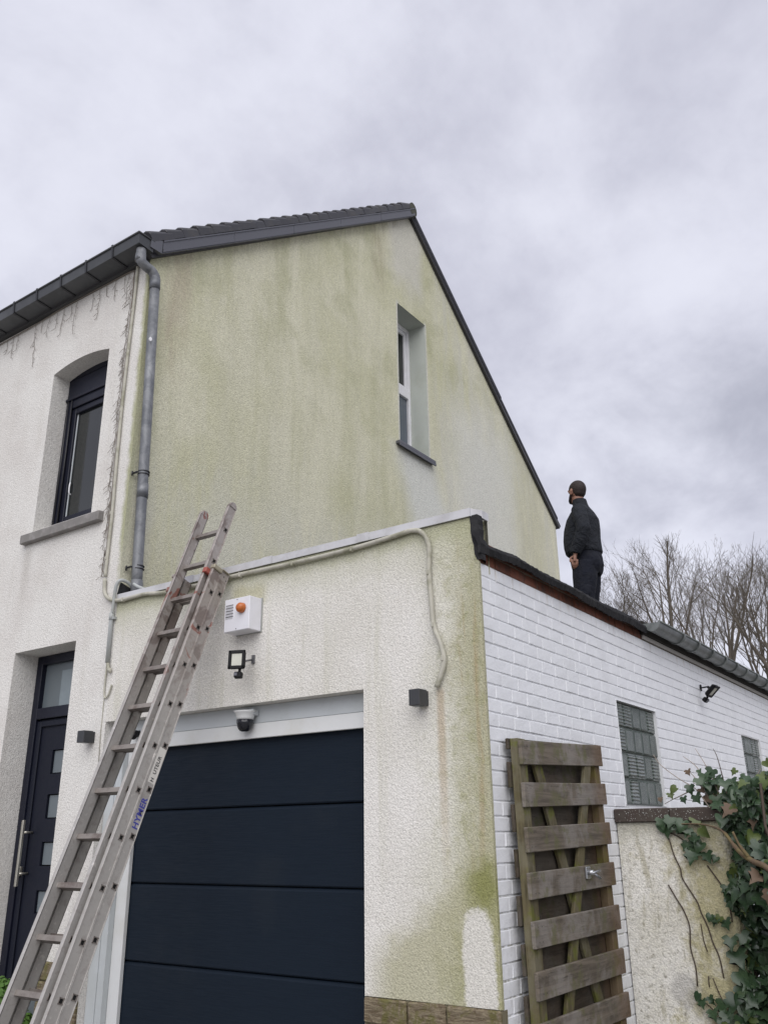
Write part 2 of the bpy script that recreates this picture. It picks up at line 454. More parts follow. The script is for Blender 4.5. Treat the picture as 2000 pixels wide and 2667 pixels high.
def mat_whitebrick(name='white_brick_paint', mortar=False):
    m, t, b = newmat(name); p = pos(t); x, y, z = sep(t, p)
    n = noise(t, p, 6, 5, .6); n2 = noise(t, p, 26, 5, .65)
    c = mix(t, n, (.745, .755, .775), (.80, .81, .83))
    if not mortar:
        c = mix(t, mt(t, 'MULTIPLY', ss(t, noise(t, p, 3.2, 5, .7), .48, .68), .30), c, (.60, .605, .61))
        oi = nd(t, 'ShaderNodeObjectInfo').outputs['Random']
        c = mix(t, mt(t, 'MULTIPLY', oi, .07), c, (.5, .51, .55))
    # worn and dirty low down
    w = mt(t, 'MULTIPLY', ss(t, z, 1.55, .75), ss(t, n2, .42, .70))
    c = mix(t, mt(t, 'MULTIPLY', w, .75 if mortar else .35), c, (.33, .31, .24) if mortar else (.50, .50, .48))
    if mortar:
        # rough mortar, darker and mossier low down and near the corner
        w2 = mt(t, 'MULTIPLY', ss(t, z, 2.2, .9), ss(t, n2, .40, .62))
        c = mix(t, mt(t, 'MULTIPLY', w2, .6), c, (.26, .25, .18))
    sp = noise(t, p, 60, 2, .5)
    c = mix(t, mt(t, 'MULTIPLY', ss(t, sp, .74, .80), .7), c, (.18, .18, .18))
    top = mt(t, 'MULTIPLY', ss(t, z, 2.93, 3.06), ss(t, noise(t, p, 1, 4, .6, mul=(1, 16, 2)), .50, .70))
    c = mix(t, mt(t, 'MULTIPLY', top, .5), c, (.42, .34, .24))
    put(t, b.inputs['Base Color'], c)
    b.inputs['Roughness'].default_value = .55; b.inputs['Specular IOR Level'].default_value = .4
    h = mt(t, 'ADD', mt(t, 'MULTIPLY', noise(t, p, 130, 3), .4), noise(t, p, 28, 4))
    put(t, b.inputs['Normal'], bump(t, h, .55 if not mortar else .9, .005))
    return m


def mat_wood(name, base, green, grey, axis):
    """axis: stretch of the grain; planks use Object coordinates so each board differs"""
    m, t, b = newmat(name); p = pos(t)
    oi = nd(t, 'ShaderNodeObjectInfo').outputs['Random']
    off = nd(t, 'ShaderNodeCombineXYZ'); put(t, off.inputs[0], mt(t, 'MULTIPLY', oi, 37.0)); put(t, off.inputs[1], mt(t, 'MULTIPLY', oi, 11.0)); put(t, off.inputs[2], mt(t, 'MULTIPLY', oi, 23.0))
    q = vm(t, 'ADD', p, off.outputs[0])
    g = noise(t, q, 1, 6, .6, 1.2, mul=axis)
    f = noise(t, q, 1, 3, .6, .3, mul=tuple(a * 3.2 for a in axis))
    blot = noise(t, q, 4.2, 5, .65, .4); blot2 = noise(t, q, 9, 4, .6)
    c = mix(t, ss(t, g, .32, .68), base, tuple(v * .55 for v in base))
    c = mix(t, mt(t, 'MULTIPLY', ss(t, blot, .42, .62), .6), c, grey)
    c = mix(t, mt(t, 'MULTIPLY', ss(t, blot2, .50, .66), .75), c, green)
    c = mix(t, mt(t, 'MULTIPLY', ss(t, f, .60, .72), .55), c, tuple(v * .25 for v in base))
    x, y, z = sep(t, p)
    rb = mt(t, 'MULTIPLY', ss(t, mt(t, 'ADD', y, mt(t, 'MULTIPLY', blot, .3)), 1.18, 1.38), .45)
    c = mix(t, rb, c, (.15, .085, .045))
    put(t, b.inputs['Base Color'], c); b.inputs['Roughness'].default_value = .85; b.inputs['Specular IOR Level'].default_value = .25
    put(t, b.inputs['Normal'], bump(t, mt(t, 'ADD', g, mt(t, 'MULTIPLY', f, .6)), .5, .004))
    return m


def mat_alu():
    m, t, b = newmat('weathered_aluminium'); p = pos(t); x, y, z = sep(t, p)
    n = noise(t, p, 9, 6, .65, .5); n2 = noise(t, p, 22, 5, .65, .3); n3 = noise(t, p, 5, 4, .6, .6)
    c = mix(t, n, (.36, .345, .325), (.50, .48, .455))
    c = mix(t, mt(t, 'MULTIPLY', ss(t, n2, .52, .66), .5), c, (.30, .27, .25))
    c = mix(t, mt(t, 'MULTIPLY', ss(t, n2, .40, .30), .6), c, (.70, .67, .63))
    # smears of paint on the upper half
    hi = ss(t, z, 2.1, 3.0)
    c = mix(t, mt(t, 'MULTIPLY', hi, .45), c, (.27, .215, .185))
    c = mix(t, mt(t, 'MULTIPLY', mt(t, 'MULTIPLY', ss(t, n3, .585, .62), hi), .8), c, (.24, .075, .05))
    c = mix(t, mt(t, 'MULTIPLY', mt(t, 'MULTIPLY', ss(t, n3, .47, .40), hi), .7), c, (.17, .13, .115))
    put(t, b.inputs['Base Color'], c)
    b.inputs['Metallic'].default_value = .35; put(t, b.inputs['Roughness'], ss(t, n2, .3, .7, .42, .68))
    put(t, b.inputs['Normal'], bump(t, noise(t, p, 60, 4), .2, .002))
    return m


def mat_zinc(name, a, bcol, rough=.5):
    m, t, b = newmat(name); p = pos(t)
    n = noise(t, p, 7, 6, .7, .8); n2 = noise(t, p, 1, 4, .6, .3, mul=(30, 30, 3))
    c = mix(t, ss(t, n, .35, .65), a, bcol)
    c = mix(t, mt(t, 'MULTIPLY', ss(t, n2, .55, .75), .4), c, tuple(v * 1.7 for v in a))
    put(t, b.inputs['Base Color'], c); b.inputs['Metallic'].default_value = .35
    b.inputs['Roughness'].default_value = rough
    return m


def mat_doorpanel():
    m, t, b = newmat('woodgrain_garage_panel'); p = pos(t)
    g = noise(t, p, 1, 6, .65, 1.5, mul=(3.5, 3.5, 34)); g2 = noise(t, p, 1, 3, .6, .4, mul=(6, 6, 150)); d = noise(t, p, 2.2, 5, .6)
    c = mix(t, g, (.0048, .0098, .0180), (.0080, .0150, .0260))
    c = mix(t, mt(t, 'MULTIPLY', ss(t, d, .5, .75), .35), c, (.015, .020, .027))
    put(t, b.inputs['Base Color'], c); put(t, b.inputs['Roughness'], ss(t, g2, .3, .7, .50, .72)); b.inputs['Specular IOR Level'].default_value = .18
    put(t, b.inputs['Normal'], bump(t, mt(t, 'ADD', g, mt(t, 'MULTIPLY', g2, .5)), .35, .002))
    return m


def mat_leaf(name, a, bb, vein=(.10, .15, .075), rough=.42):
    m, t, b = newmat(name); p = pos(t)
    oi = nd(t, 'ShaderNodeObjectInfo').outputs['Random']
    n = noise(t, p, 34, 4, .6); n2 = noise(t, p, 7, 3, .6)
    c = mix(t, mt(t, 'MULTIPLY', mt(t, 'ADD', oi, n2), .5), a, bb)
    c = mix(t, mt(t, 'MULTIPLY', ss(t, n, .55, .7), .35), c, vein)
    put(t, b.inputs['Base Color'], c); b.inputs['Roughness'].default_value = rough
    b.inputs['Specular IOR Level'].default_value = .45
    return m


def mat_glassblock():
    m, t, b = newmat('green_ribbed_glass'); p = pos(t); x, y, z = sep(t, p)
    oi = nd(t, 'ShaderNodeObjectInfo').outputs['Random']
    wob = mt(t, 'MULTIPLY', noise(t, p, 12, 3), .35)
    v = mt(t, 'SINE', mt(t, 'ADD', mt(t, 'MULTIPLY', y, 2 * pi / .021), wob))
    h = mt(t, 'SINE', mt(t, 'ADD', mt(t, 'MULTIPLY', z, 2 * pi / .024), mt(t, 'MULTIPLY', noise(t, p, 25, 2), 3.0)))
    pick = ss(t, mt(t, 'ADD', oi, 0.0), .48, .52)
    hh = mt(t, 'ADD', mt(t, 'MULTIPLY', v, mt(t, 'SUBTRACT', 1.0, pick)), mt(t, 'MULTIPLY', h, pick))
    n = noise(t, p, 14, 4, .6)
    c = mix(t, ss(t, hh, -.7, .9), (.030, .044, .036), (.115, .140, .120))
    c = mix(t, mt(t, 'MULTIPLY', ss(t, n, .5, .7), .5), c, (.18, .205, .185))
    put(t, b.inputs['Base Color'], c); b.inputs['Roughness'].default_value = .16; b.inputs['Specular IOR Level'].default_value = .7
    put(t, b.inputs['Normal'], bump(t, hh, .55, .006))
    return m


def mat_pane(name, col, rough=.08, spec=.6):
    m, t, b = newmat(name); p = pos(t)
    c = mix(t, noise(t, p, 1.8, 3), tuple(v * .8 for v in col), tuple(v * 1.2 for v in col))
    put(t, b.inputs['Base Color'], c); b.inputs['Roughness'].default_value = rough; b.inputs['Specular IOR Level'].default_value = spec
    put(t, b.inputs['Normal'], bump(t, noise(t, p, 2.5, 2), .04, .01))
    return m


def mat_plinth():
    m, t, b = newmat('mossy_layered_stone'); p = pos(t)
    oi = nd(t, 'ShaderNodeObjectInfo').outputs['Random']
    off = nd(t, 'ShaderNodeCombineXYZ'); put(t, off.inputs[0], mt(t, 'MULTIPLY', oi, 9.0)); put(t, off.inputs[2], mt(t, 'MULTIPLY', oi, 5.0))
    q = vm(t, 'ADD', p, off.outputs[0])
    lay = noise(t, q, 1, 6, .7, 1.4, mul=(9, 9, 42)); gr_ = noise(t, q, 48, 5, .7); bl = noise(t, q, 9, 5, .7, .6)
    c = mix(t, ss(t, lay, .34, .66), (.115, .085, .055), (.27, .225, .155))
    c = mix(t, mt(t, 'MULTIPLY', ss(t, bl, .46, .62), .75), c, (.125, .120, .035))
    c = mix(t, mt(t, 'MULTIPLY', ss(t, gr_, .55, .70), .5), c, (.33, .29, .22))
    put(t, b.inputs['Base Color'], c); b.inputs['Roughness'].default_value = .95; b.inputs['Specular IOR Level'].default_value = .2
    put(t, b.inputs['Normal'], bump(t, mt(t, 'ADD', lay, mt(t, 'MULTIPLY', gr_, .4)), 1.0, .012))
    return m


MT = dict(
    front=mat_house_front(), gfront=mat_garage_front(), gable=mat_gable(), gwall=mat_garden_wall(),
    wbrick=mat_whitebrick(), wmortar=mat_whitebrick('white_painted_mortar', True),
    rbrick=simple('red_brick', (.21, .072, .042), .9, var=.35, nscale=25, dirt=(.06, .045, .04), dirtamt=.7, bmp=.6, bscale=90, perobj=.35),
    rmortar=simple('grey_mortar', (.24, .20, .16), .95, var=.3, nscale=30, bmp=.6, bscale=80),
    reveal=simple('painted_reveal', (.50, .53, .48), .85, var=.10, nscale=4, bmp=.3, bscale=70, dirt=(.36, .38, .30), dirtamt=.45),
    slate=simple('slate_grey_plastic', (.090, .092, .108), .45, var=.12, nscale=6, bmp=.05),
    tile=simple('anthracite_roof_tile', (.042, .042, .050), .55, var=.22, nscale=10, bmp=.2, dirt=(.075, .07, .062), dirtamt=.5, perobj=.2),
    moss=simple('mossy_ridge', (.065, .066, .050), .9, var=.4, nscale=22, bmp=.6, bscale=60),
    gutter=simple('dark_zinc_gutter', (.050, .053, .057), .45, .2, var=.3, nscale=9, bmp=.05, dirt=(.10, .105, .11), dirtamt=.4, streak=True),
    strap=simple('gutter_strap_black', (.014, .014, .018), .5),
    pipe=mat_zinc('blue_grey_zinc_pipe', (.130, .137, .150), (.225, .232, .242)),
    ggutter=mat_zinc('garage_zinc_gutter', (.105, .118, .114), (.185, .20, .195), .42),
    bitumen=simple('bitumen_felt', (.021, .021, .023), .92, var=.45, nscale=18, bmp=.9, bscale=160, spec=.25, dirt=(.050, .050, .052), dirtamt=.5),
    cap=simple('pale_metal_coping', (.60, .60, .615), .45, .15, var=.08, nscale=7, bmp=.04, dirt=(.36, .35, .34), dirtamt=.55),
    navy=simple('navy_frame', (.0070, .0085, .019), .42, spec=.3, var=.15, bmp=.03),
    navydoor=simple('navy_door_leaf', (.0085, .0105, .020), .55, spec=.25, var=.12, nscale=30, bmp=.15, bscale=300),
    gdoor=mat_doorpanel(),
    pvc=simple('white_pvc', (.66, .67, .665), .4, var=.05, nscale=5, bmp=.02, dirt=(.50, .49, .42), dirtamt=.35, streak=True),
    pvcgrey=simple('grey_white_pvc', (.50, .53, .545), .45, var=.06, nscale=4, bmp=.02, dirt=(.38, .40, .38), dirtamt=.4, streak=True),
    pvcwin=simple('white_window_frame', (.78, .78, .80), .35, var=.04, bmp=0, dirt=(.6, .6, .58), dirtamt=.3),
    pane=mat_pane('window_glass_dark', (.018, .021, .021)),
    panegrey=mat_pane('blank_lower_pane', (.105, .125, .150), .25),
    panefrost=mat_pane('frosted_glass', (.135, .160, .175), .3),
    glassb=mat_glassblock(),
    glassj=simple('glass_block_joint', (.10, .125, .105), .5, var=.2),
    sillstone=simple('bluestone_sill', (.20, .19, .18), .8, var=.25, nscale=20, bmp=.3, dirt=(.36, .34, .33), dirtamt=.5),
    plinth=mat_plinth(),
    coping=simple('weathered_coping', (.060, .045, .038), .9, var=.4, nscale=30, bmp=.6, bscale=70, dirt=(.085, .075, .06), dirtamt=.5),
    lichen=simple('lichen', (.40, .40, .37), .9),
    alu=mat_alu(),
    rung=simple('shaded_rung_aluminium', (.25, .225, .205), .6, .3, var=.25, nscale=16, bmp=.1, dirt=(.11, .08, .07), dirtamt=.8),  # shade under the stacked rungs put into a darker colour, plus patchy dirt
    dark=simple('dark_void', (.006, .006, .006), .9, bmp=0),
    black=simple('black_plastic', (.006, .006, .007), .55, bmp=0, var=.1, spec=.25),
    blackgloss=simple('black_dome', (.012, .013, .018), .12, bmp=0, var=.1),
    alarm=simple('alarm_white', (.72, .72, .76), .35, var=.03, bmp=0, dirt=(.60, .60, .60), dirtamt=.3),
    orange=simple('orange_lens', (.46, .125, .025), .25, var=.25, nscale=60, bmp=.5, bscale=130),
    led=simple('led_face', (.50, .50, .43), .25, var=.1, nscale=30, bmp=.1),
    anth=simple('anthracite_lamp', (.036, .038, .042), .5, var=.08, bmp=.05),
    beige=simple('dirty_beige_cable', (.44, .425, .36), .6, var=.25, nscale=18, bmp=.15, dirt=(.25, .245, .17), dirtamt=.85),
    greypvc=simple('grey_conduit', (.40, .42, .42), .45, var=.08, nscale=12, bmp=0, dirt=(.30, .30, .25), dirtamt=.5),
    wire=simple('brown_light_wire', (.21, .18, .15), .6, bmp=0),
    steel=simple('brushed_steel', (.52, .50, .44), .3, .8, var=.06, bmp=.02),
    galv=simple('galvanised_latch', (.42, .43, .45), .35, .8, var=.3, nscale=60, bmp=.2),
    plank=mat_wood('weathered_plank', (.165, .138, .108), (.115, .112, .055), (.250, .230, .210), (12, 2.2, 26)),
    post=mat_wood('mossy_batten', (.140, .118, .065), (.120, .130, .022), (.180, .165, .115), (26, 26, 2.2)),
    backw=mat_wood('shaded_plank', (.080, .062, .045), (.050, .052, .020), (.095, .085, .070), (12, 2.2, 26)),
    skin=simple('skin', (.30, .155, .11), .55, var=.08, bmp=.05),
    jacket=simple('jacket_cloth', (.015, .0175, .023), .85, var=.5, nscale=11, bmp=.9, bscale=14, spec=.3),
    trousers=simple('trouser_cloth', (.0075, .009, .016), .85, var=.4, nscale=12, bmp=.6, bscale=13, spec=.3),
    hair=simple('brown_hair', (.017, .009, .007), .7, var=.5, nscale=60, bmp=.8, bscale=220),
    shoe=simple('black_shoe', (.012, .012, .012), .5),
    bark=simple('tree_bark', (.115, .098, .078), .95, var=.3, nscale=4, bmp=0),
    ivybark=simple('ivy_bark', (.125, .085, .055), .95, var=.35, nscale=30, bmp=.6, bscale=80, dirt=(.20, .17, .06), dirtamt=.6),
    stem=simple('dry_stem', (.075, .055, .042), .9, var=.3, nscale=40, bmp=0),
    twig=simple('pale_twig', (.30, .25, .21), .8, var=.3, nscale=30, bmp=0),
    ivy=mat_leaf('ivy_leaf', (.016, .038, .018), (.052, .090, .042), (.12, .17, .09), .32),
    ivy2=mat_leaf('ivy_leaf_young', (.055, .085, .018), (.085, .11, .028), (.13, .15, .04)),
    ivybrown=mat_leaf('ivy_leaf_dead', (.095, .062, .040), (.15, .105, .070), (.19, .14, .10), .7),
    shrub=mat_leaf('shrub_leaf', (.05, .12, .02), (.09, .18, .035), (.12, .2, .05), .5),
    ground=simple('gravel_ground', (.22, .21, .19), .95, var=.3, nscale=6, bmp=.6, bscale=60),
    drive=simple('paving', (.25, .24, .225), .9, var=.2, nscale=8, bmp=.4, bscale=60),
    label=simple('label_paper', (.62, .60, .56), .6, var=.12, nscale=40, bmp=0),
    inkblack=simple('ink_black', (.03, .028, .03), .7, bmp=0), inkblue=simple('ink_blue', (.055, .06, .30), .7, bmp=0),
    redpaint=simple('red_plastic', (.30, .07, .05), .5, var=.25, nscale=40, bmp=0),
)

# ------------------------------------------------------------------ ground
bm = BM(); sheet(bm, [-300, 300], [-300, 300], [], lambda u, v: (u, v, 0))
tag(obj('ground', bm, MT['ground']), kind='structure')
bm = BM(); sheet(bm, [-9, 3.2], [-12, 0], [], lambda u, v: (u, v, .004))
tag(obj('driveway', bm, MT['drive']), kind='structure')

# ------------------------------------------------------------------ house
house = empty('house', (-3.15, 0, 0), 'two-storey rendered house with steep tiled gable, algae-stained green side wall and dark gutter', 'house')
WX0, WX1, WZ0, WZ1 = -4.405, -3.602, 4.15, 5.712      # front window
DX0, DX1, DZ1 = -4.42, -3.609, 3.075                  # entrance
DEP, DD = .17, .22


def reveal_quads(bm, x0, x1, z0, z1, d, top=True, bottom=True, mi=0, y0=0.0):
    poly(bm, [(x0, y0, z0), (x0, y0 + d, z0), (x0, y0 + d, z1), (x0, y0, z1)], mi)
    poly(bm, [(x1, y0, z0), (x1, y0, z1), (x1, y0 + d, z1), (x1, y0 + d, z0)], mi)
    if top: poly(bm, [(x0, y0, z1), (x0, y0 + d, z1), (x1, y0 + d, z1), (x1, y0, z1)], mi)
    if bottom: poly(bm, [(x0, y0, z0), (x1, y0, z0), (x1, y0 + d, z0), (x0, y0 + d, z0)], mi)


bm = BM()
ARCH = .055
sheet(bm, [-10, DX0, WX0, WX1, DX1, -3.15], [0, .82, DZ1, WZ0, WZ1, WZ1 + ARCH + .02, 6.5],
      [(WX0, WX1, WZ0, WZ1 + ARCH + .02), (DX0, DX1, 0, DZ1), (DX1, -3.15, 0, .82)], lambda u, v: (u, 0, v))
NA = 14
arc = [(WX0 + (WX1 - WX0) * i / NA, WZ1 + ARCH * (1 - (2 * i / NA - 1) ** 2)) for i in range(NA + 1)]
for i in range(NA):
    (a, za), (b_, zb) = arc[i], arc[i + 1]; zt = WZ1 + ARCH + .02
    poly(bm, [(a, 0, za), (b_, 0, zb), (b_, 0, zt), (a, 0, zt)])
    poly(bm, [(a, 0, za), (a, DEP + .1, za), (b_, DEP + .1, zb), (b_, 0, zb)])
reveal_quads(bm, WX0, WX1, WZ0, WZ1, DEP + .1, top=False)
reveal_quads(bm, DX0, DX1, 0, DZ1, DD + .12, bottom=False)
# jamb of the garage opening on the house side
poly(bm, [(-3.1501, 0, .82), (-3.1501, .30, .82), (-3.1501, .30, 2.412), (-3.1501, 0, 2.412)])
obj('front_wall', bm, MT['front'], house)

GY0, GY1, GZ0, GZ1 = 3.968, 4.638, 6.13, 8.172        # gable window
bm = BM()
def gz(y): return 6.51 + .757 * y if y <= 4.33 else 6.51 + .757 * 4.33 - .805 * (y - 4.33)
ys = [0, .5, 1, 1.5, 2, 2.5, 3, 3.5, GY0, 4.33, GY1, 5, 5.5, 6, 6.5, 7, 7.5, 8, 8.52]
for a, b_ in zip(ys, ys[1:]):
    segs = [(2.6, GZ0), (GZ1, None)] if a >= GY0 - .01 and b_ <= GY1 + .01 else [(2.6, None)]
    for z0, z1 in segs:
        poly(bm, [(-3.15, a, z0), (-3.15, b_, z0), (-3.15, b_, z1 if z1 else gz(b_)), (-3.15, a, z1 if z1 else gz(a))])
obj('gable_wall', bm, MT['gable'], house)
bm = BM()
GX = -3.41
poly(bm, [(-3.15, GY0, GZ0), (GX - .1, GY0, GZ0), (GX - .1, GY0, GZ1), (-3.15, GY0, GZ1)])
poly(bm, [(-3.15, GY1, GZ0), (-3.15, GY1, GZ1), (GX - .1, GY1, GZ1), (GX - .1, GY1, GZ0)])
poly(bm, [(-3.15, GY0, GZ1), (GX - .1, GY0, GZ1), (GX - .1, GY1, GZ1), (-3.15, GY1, GZ1)])
poly(bm, [(-3.15, GY0, GZ0), (-3.15, GY1, GZ0), (GX - .1, GY1, GZ0), (GX - .1, GY0, GZ0)])
obj('window_reveal', bm, MT['reveal'], house)
# back and far walls
bm = BM()
poly(bm, [(-10, 8.52, 0), (-3.15, 8.52, 0), (-3.15, 8.52, 6.42), (-10, 8.52, 6.42)])
poly(bm, [(-10, 0, 0), (-10, 8.52, 0), (-10, 8.52, 6.42), (-10, 4.33, 9.78), (-10, 0, 6.5)])
poly(bm, [(-3.15, 0, 0), (-3.15, 8.52, 0), (-3.15, 8.52, 2.6), (-3.15, 0, 2.6)])
obj('rear_wall', bm, MT['front'], house)

# --- front window
win = obj('window', (lambda b: (
    box(b, (WX0, DEP, WZ0 + .02), (WX0 + .075, DEP + .07, 5.5), .004),
    box(b, (WX1 - .075, DEP, WZ0 + .02), (WX1, DEP + .07, 5.5), .004),
    box(b, (WX0 + .075, DEP, WZ0 + .02), (WX1 - .075, DEP + .07, WZ0 + .10), .004),
    box(b, (WX0 + .075, DEP, 5.40), (WX1 - .075, DEP + .07, 5.5), .004), b)[-1])(BM()), MT['navy'], house)
b = BM()
for x0, x1, z0, z1 in ((WX0 + .075, WX0 + .135, WZ0 + .10, 5.40), (WX1 - .135, WX1 - .075, WZ0 + .10, 5.40), (WX0 + .135, WX1 - .135, WZ0 + .10, WZ0 + .16), (WX0 + .135, WX1 - .135, 5.34, 5.40)):
    box(b, (x0, DEP + .018, z0), (x1, DEP + .075, z1), .005)
obj('sash', b, MT['navy'], win)
b = BM(); box(b, (WX0 + .125, DEP + .045, WZ0 + .15), (WX1 - .125, DEP + .055, 5.35)); obj('pane', b, MT['pane'], win)
b = BM(); box(b, (WX0, DEP + .001, 5.505), (WX1, DEP + .14, WZ1 - .001), .006)
box(b, (WX0 + .001, DEP - .018, 5.485), (WX1 - .001, DEP + .03, 5.512), .004)
obj('roller_shutter_box', b, MT['navy'], win)
b = BM()
for i in range(12):
    (a, za), (c_, zb) = arc[i + 1], arc[i + 2]
prism(b, [(x, DEP, z) for x, z in [(WX0, WZ1 - .001)] + arc[1:-1] + [(WX1, WZ1 - .001)]], (0, .08, 0))
obj('arched_infill', b, MT['navy'], win)
b = BM(); tube(b, [(WX0 + .09, DEP - .004, WZ0 + .08), (WX0 + .09, DEP - .004, 5.49)], .008, 6); tube(b, [(WX0 + .035, DEP - .004, WZ0 + .05), (WX0 + .035, DEP - .004, 5.49)], .010, 6)
obj('shutter_guide', b, MT['strap'], win)
b = BM(); tube(b, curve_pts([(WX0 + .165, DEP + .05, 4.53), (WX0 + .165, DEP + .03, 4.54), (WX0 + .165, DEP + .026, 4.60), (WX0 + .165, DEP + .03, 4.64)]), .007, 6)
obj('handle', b, MT['pvcwin'], win)
b = BM(); box(b, (WX0 + .137, DEP + .040, WZ0 + .16), (WX0 + .151, DEP + .0445, 5.34)); box(b, (WX1 - .30, DEP + .060, WZ0 + .16), (WX1 - .14, DEP + .070, 5.33))
obj('white_inner_frame', b, MT['pvcgrey'], win)
b = BM(); box(b, (-4.50, -.055, 4.035), (-3.43, .19, 4.118), .006)
for v in b.verts:
    if v.co.y > .1 and v.co.z > 4.1: v.co.z += .03
obj('window_sill', b, MT['sillstone'], house)

# --- entrance door
door = obj('entrance_door', (lambda b: (
    box(b, (DX0, DD, .1), (DX0 + .075, DD + .08, DZ1 - .001), .004),
    box(b, (DX1 - .075, DD, .1), (DX1, DD + .08, DZ1 - .001), .004),
    box(b, (DX0 + .075, DD, 3.0), (DX1 - .075, DD + .08, DZ1 - .001), .004),
    box(b, (DX0 + .075, DD, 2.545), (DX1 - .075, DD + .08, 2.635), .004), b)[-1])(BM()), MT['navy'], house)
b = BM(); box(b, (DX0 + .07, DD + .045, 2.63), (DX1 - .07, DD + .055, 3.005)); obj('transom_pane', b, MT['panefrost'], door)
b = BM(); box(b, (DX0 + .32, DD + .030, 2.636), (DX0 + .52, DD + .044, 2.93)); obj('transom_blind', b, simple('pale_blind', (.22, .26, .28), .4, bmp=0), door)
b = BM()
lx0, lx1 = DX0 + .078, DX1 - .078
wins = [(2.104, 2.290), (1.765, 1.948), (1.420, 1.594), (1.085, 1.246), (.745, .905), (.405, .565)]
sheet(b, [lx0, -4.115, -3.93, lx1], sorted([.11, 2.54] + [v for w in wins for v in w]), [(-4.115, -3.93, a, c_) for a, c_ in wins], lambda u, v: (u, DD + .035, v))
for a, c_ in wins: reveal_quads(b, -4.115, -3.93, a, c_, .022, y0=DD + .035)
# raised rim round the inner field
for x0, x1, z0, z1 in ((lx0, lx0 + .055, .12, 2.53), (lx1 - .03, lx1, .12, 2.53), (lx0 + .055, lx1 - .03, 2.48, 2.53)):
    box(b, (x0, DD + .016, z0), (x1, DD + .034, z1), .006)
leaf = obj('door_leaf', b, MT['navydoor'], door)
for a, c_ in wins:
    b = BM(); box(b, (-4.107, DD + .052, a + .008), (-3.93, DD + .058, c_ - .008)); obj('door_pane', b, MT['panefrost'], door)
b = BM(); box(b, (-4.262, DD - .068, 1.274), (-4.238, DD - .046, 1.756), .003); obj('bar_handle', b, MT['steel'], door)
for z in (1.665, 1.365):
    b = BM(); tube(b, [(-4.25, DD - .05, z), (-4.25, DD + .033, z)], .010, 10); obj('handle_standoff', b, MT['steel'], door)
b = BM(); box(b, (-4.322, DD - .012, 1.345), (-4.292, DD + .016, 1.415), .005); tube(b, [(-4.307, DD - .024, 1.385), (-4.307, DD, 1.385)], .010, 10)
obj('lock_plate', b, MT['steel'], door)

# --- gable window
gw = obj('gable_window', (lambda b: (
    box(b, (GX - .06, GY0, 6.16), (GX, GY0 + .06, GZ1 - .001), .004),
    box(b, (GX - .06, GY1 - .052, 6.16), (GX, GY1 - .001, GZ1 - .001), .004),
    box(b, (GX - .06, GY0 + .06, GZ1 - .06), (GX, GY1 - .052, GZ1 - .001), .004),
    box(b, (GX - .06, GY0 + .06, 7.09), (GX - .001, GY1 - .052, 7.215), .004),
    box(b, (GX - .06, GY0 + .06, 6.16), (GX, GY1 - .052, 6.23), .004), b)[-1])(BM()), MT['pvcwin'], house)
b = BM()
for y0, y1, z0, z1 in ((GY0 + .06, GY0 + .11, 7.216, 8.11), (GY1 - .108, GY1 - .053, 7.216, 8.11), (GY0 + .11, GY1 - .108, 8.055, 8.11), (GY0 + .11, GY1 - .108, 7.216, 7.262)):
    box(b, (GX - .055, y0, z0), (GX - .016, y1, z1), .004)
obj('sash', b, MT['pvcwin'], gw)
b = BM(); box(b, (GX - .050, GY0 + .10, 7.25), (GX - .040, GY1 - .10, 8.065)); obj('pane', b, MT['pane'], gw)
b = BM(); box(b, (GX - .045, GY0 + .058, 6.22), (GX - .035, GY1 - .05, 7.095)); obj('lower_pane', b, MT['panegrey'], gw)
b = BM()
for k in range(2): tube(b, [(GX - .034, 4.36 + .03 * k, 7.27), (GX - .034, 4.36 + .03 * k, 8.04)], .003, 5)
obj('glazing_bar', b, MT['pvcgrey'], gw)
b = BM(); box(b, (GX + .001, 3.872, 6.100), (-3.085, 4.698, 6.140), .004); box(b, (-3.100, 3.870, 6.068), (-3.083, 4.700, 6.0995), .002)
obj('window_sill', b, MT['slate'], house).location = (0, 0, 0)

# --- roof
TH = math.atan(.757)
b = BM()
prism(b, [(-3.10, -.10, 6.50), (-3.10, 4.30, 9.83), (-3.10, 4.30, 9.74), (-3.10, -.02, 6.45)], (-7.0, 0, 0))
prism(b, [(-3.10, 4.30, 9.83), (-3.10, 8.62, 6.36), (-3.10, 8.56, 6.30), (-3.10, 4.30, 9.74)], (-7.0, 0, 0))
roof = obj('roof', b, MT['tile'], house)
sd = Vector((0, cos(TH), sin(TH))); sn = Vector((0, -sin(TH), cos(TH)))
def tile_mesh(name, w):
    b = BM()
    L = .285; n = 5
    prof = [(0, .030), (.012, .052), (.05, .066), (.10, .060), (.15, .030), (w, .028)] if w > .2 else [(0, .030), (.012, .054), (.04, .066), (.08, .060), (.11, .034), (w, .03)]
    rows = []
    for i, (s, lift) in enumerate(((0, .0), (.012, .010), (L, -.012))):
        rows.append([b.verts.new(Vector((-x, 0, 0)) + sd * s + sn * (h + (.028 if i == 1 else .018 if i == 0 else -.004))) for x, h in prof])
    low = [b.verts.new(Vector((-x, 0, 0)) + sn * (h - .03)) for x, h in prof]
    for r0, r1 in ((low, rows[0]), (rows[0], rows[1]), (rows[1], rows[2])):
        for k in range(len(prof) - 1): b.faces.new((r0[k], r0[k + 1], r1[k + 1], r1[k]))
    # outer side
    side = [b.verts.new(Vector((0, 0, 0)) + sd * s + sn * (-.02)) for s in (0, .012, L)]
    b.faces.new((side[0], side[1], rows[1][0], rows[0][0])); b.faces.new((side[1], side[2], rows[2][0], rows[1][0]))
    me = bpy.data.meshes.new(name); b.normal_update(); b.to_mesh(me); b.free(); me.materials.append(MT['tile']); return me
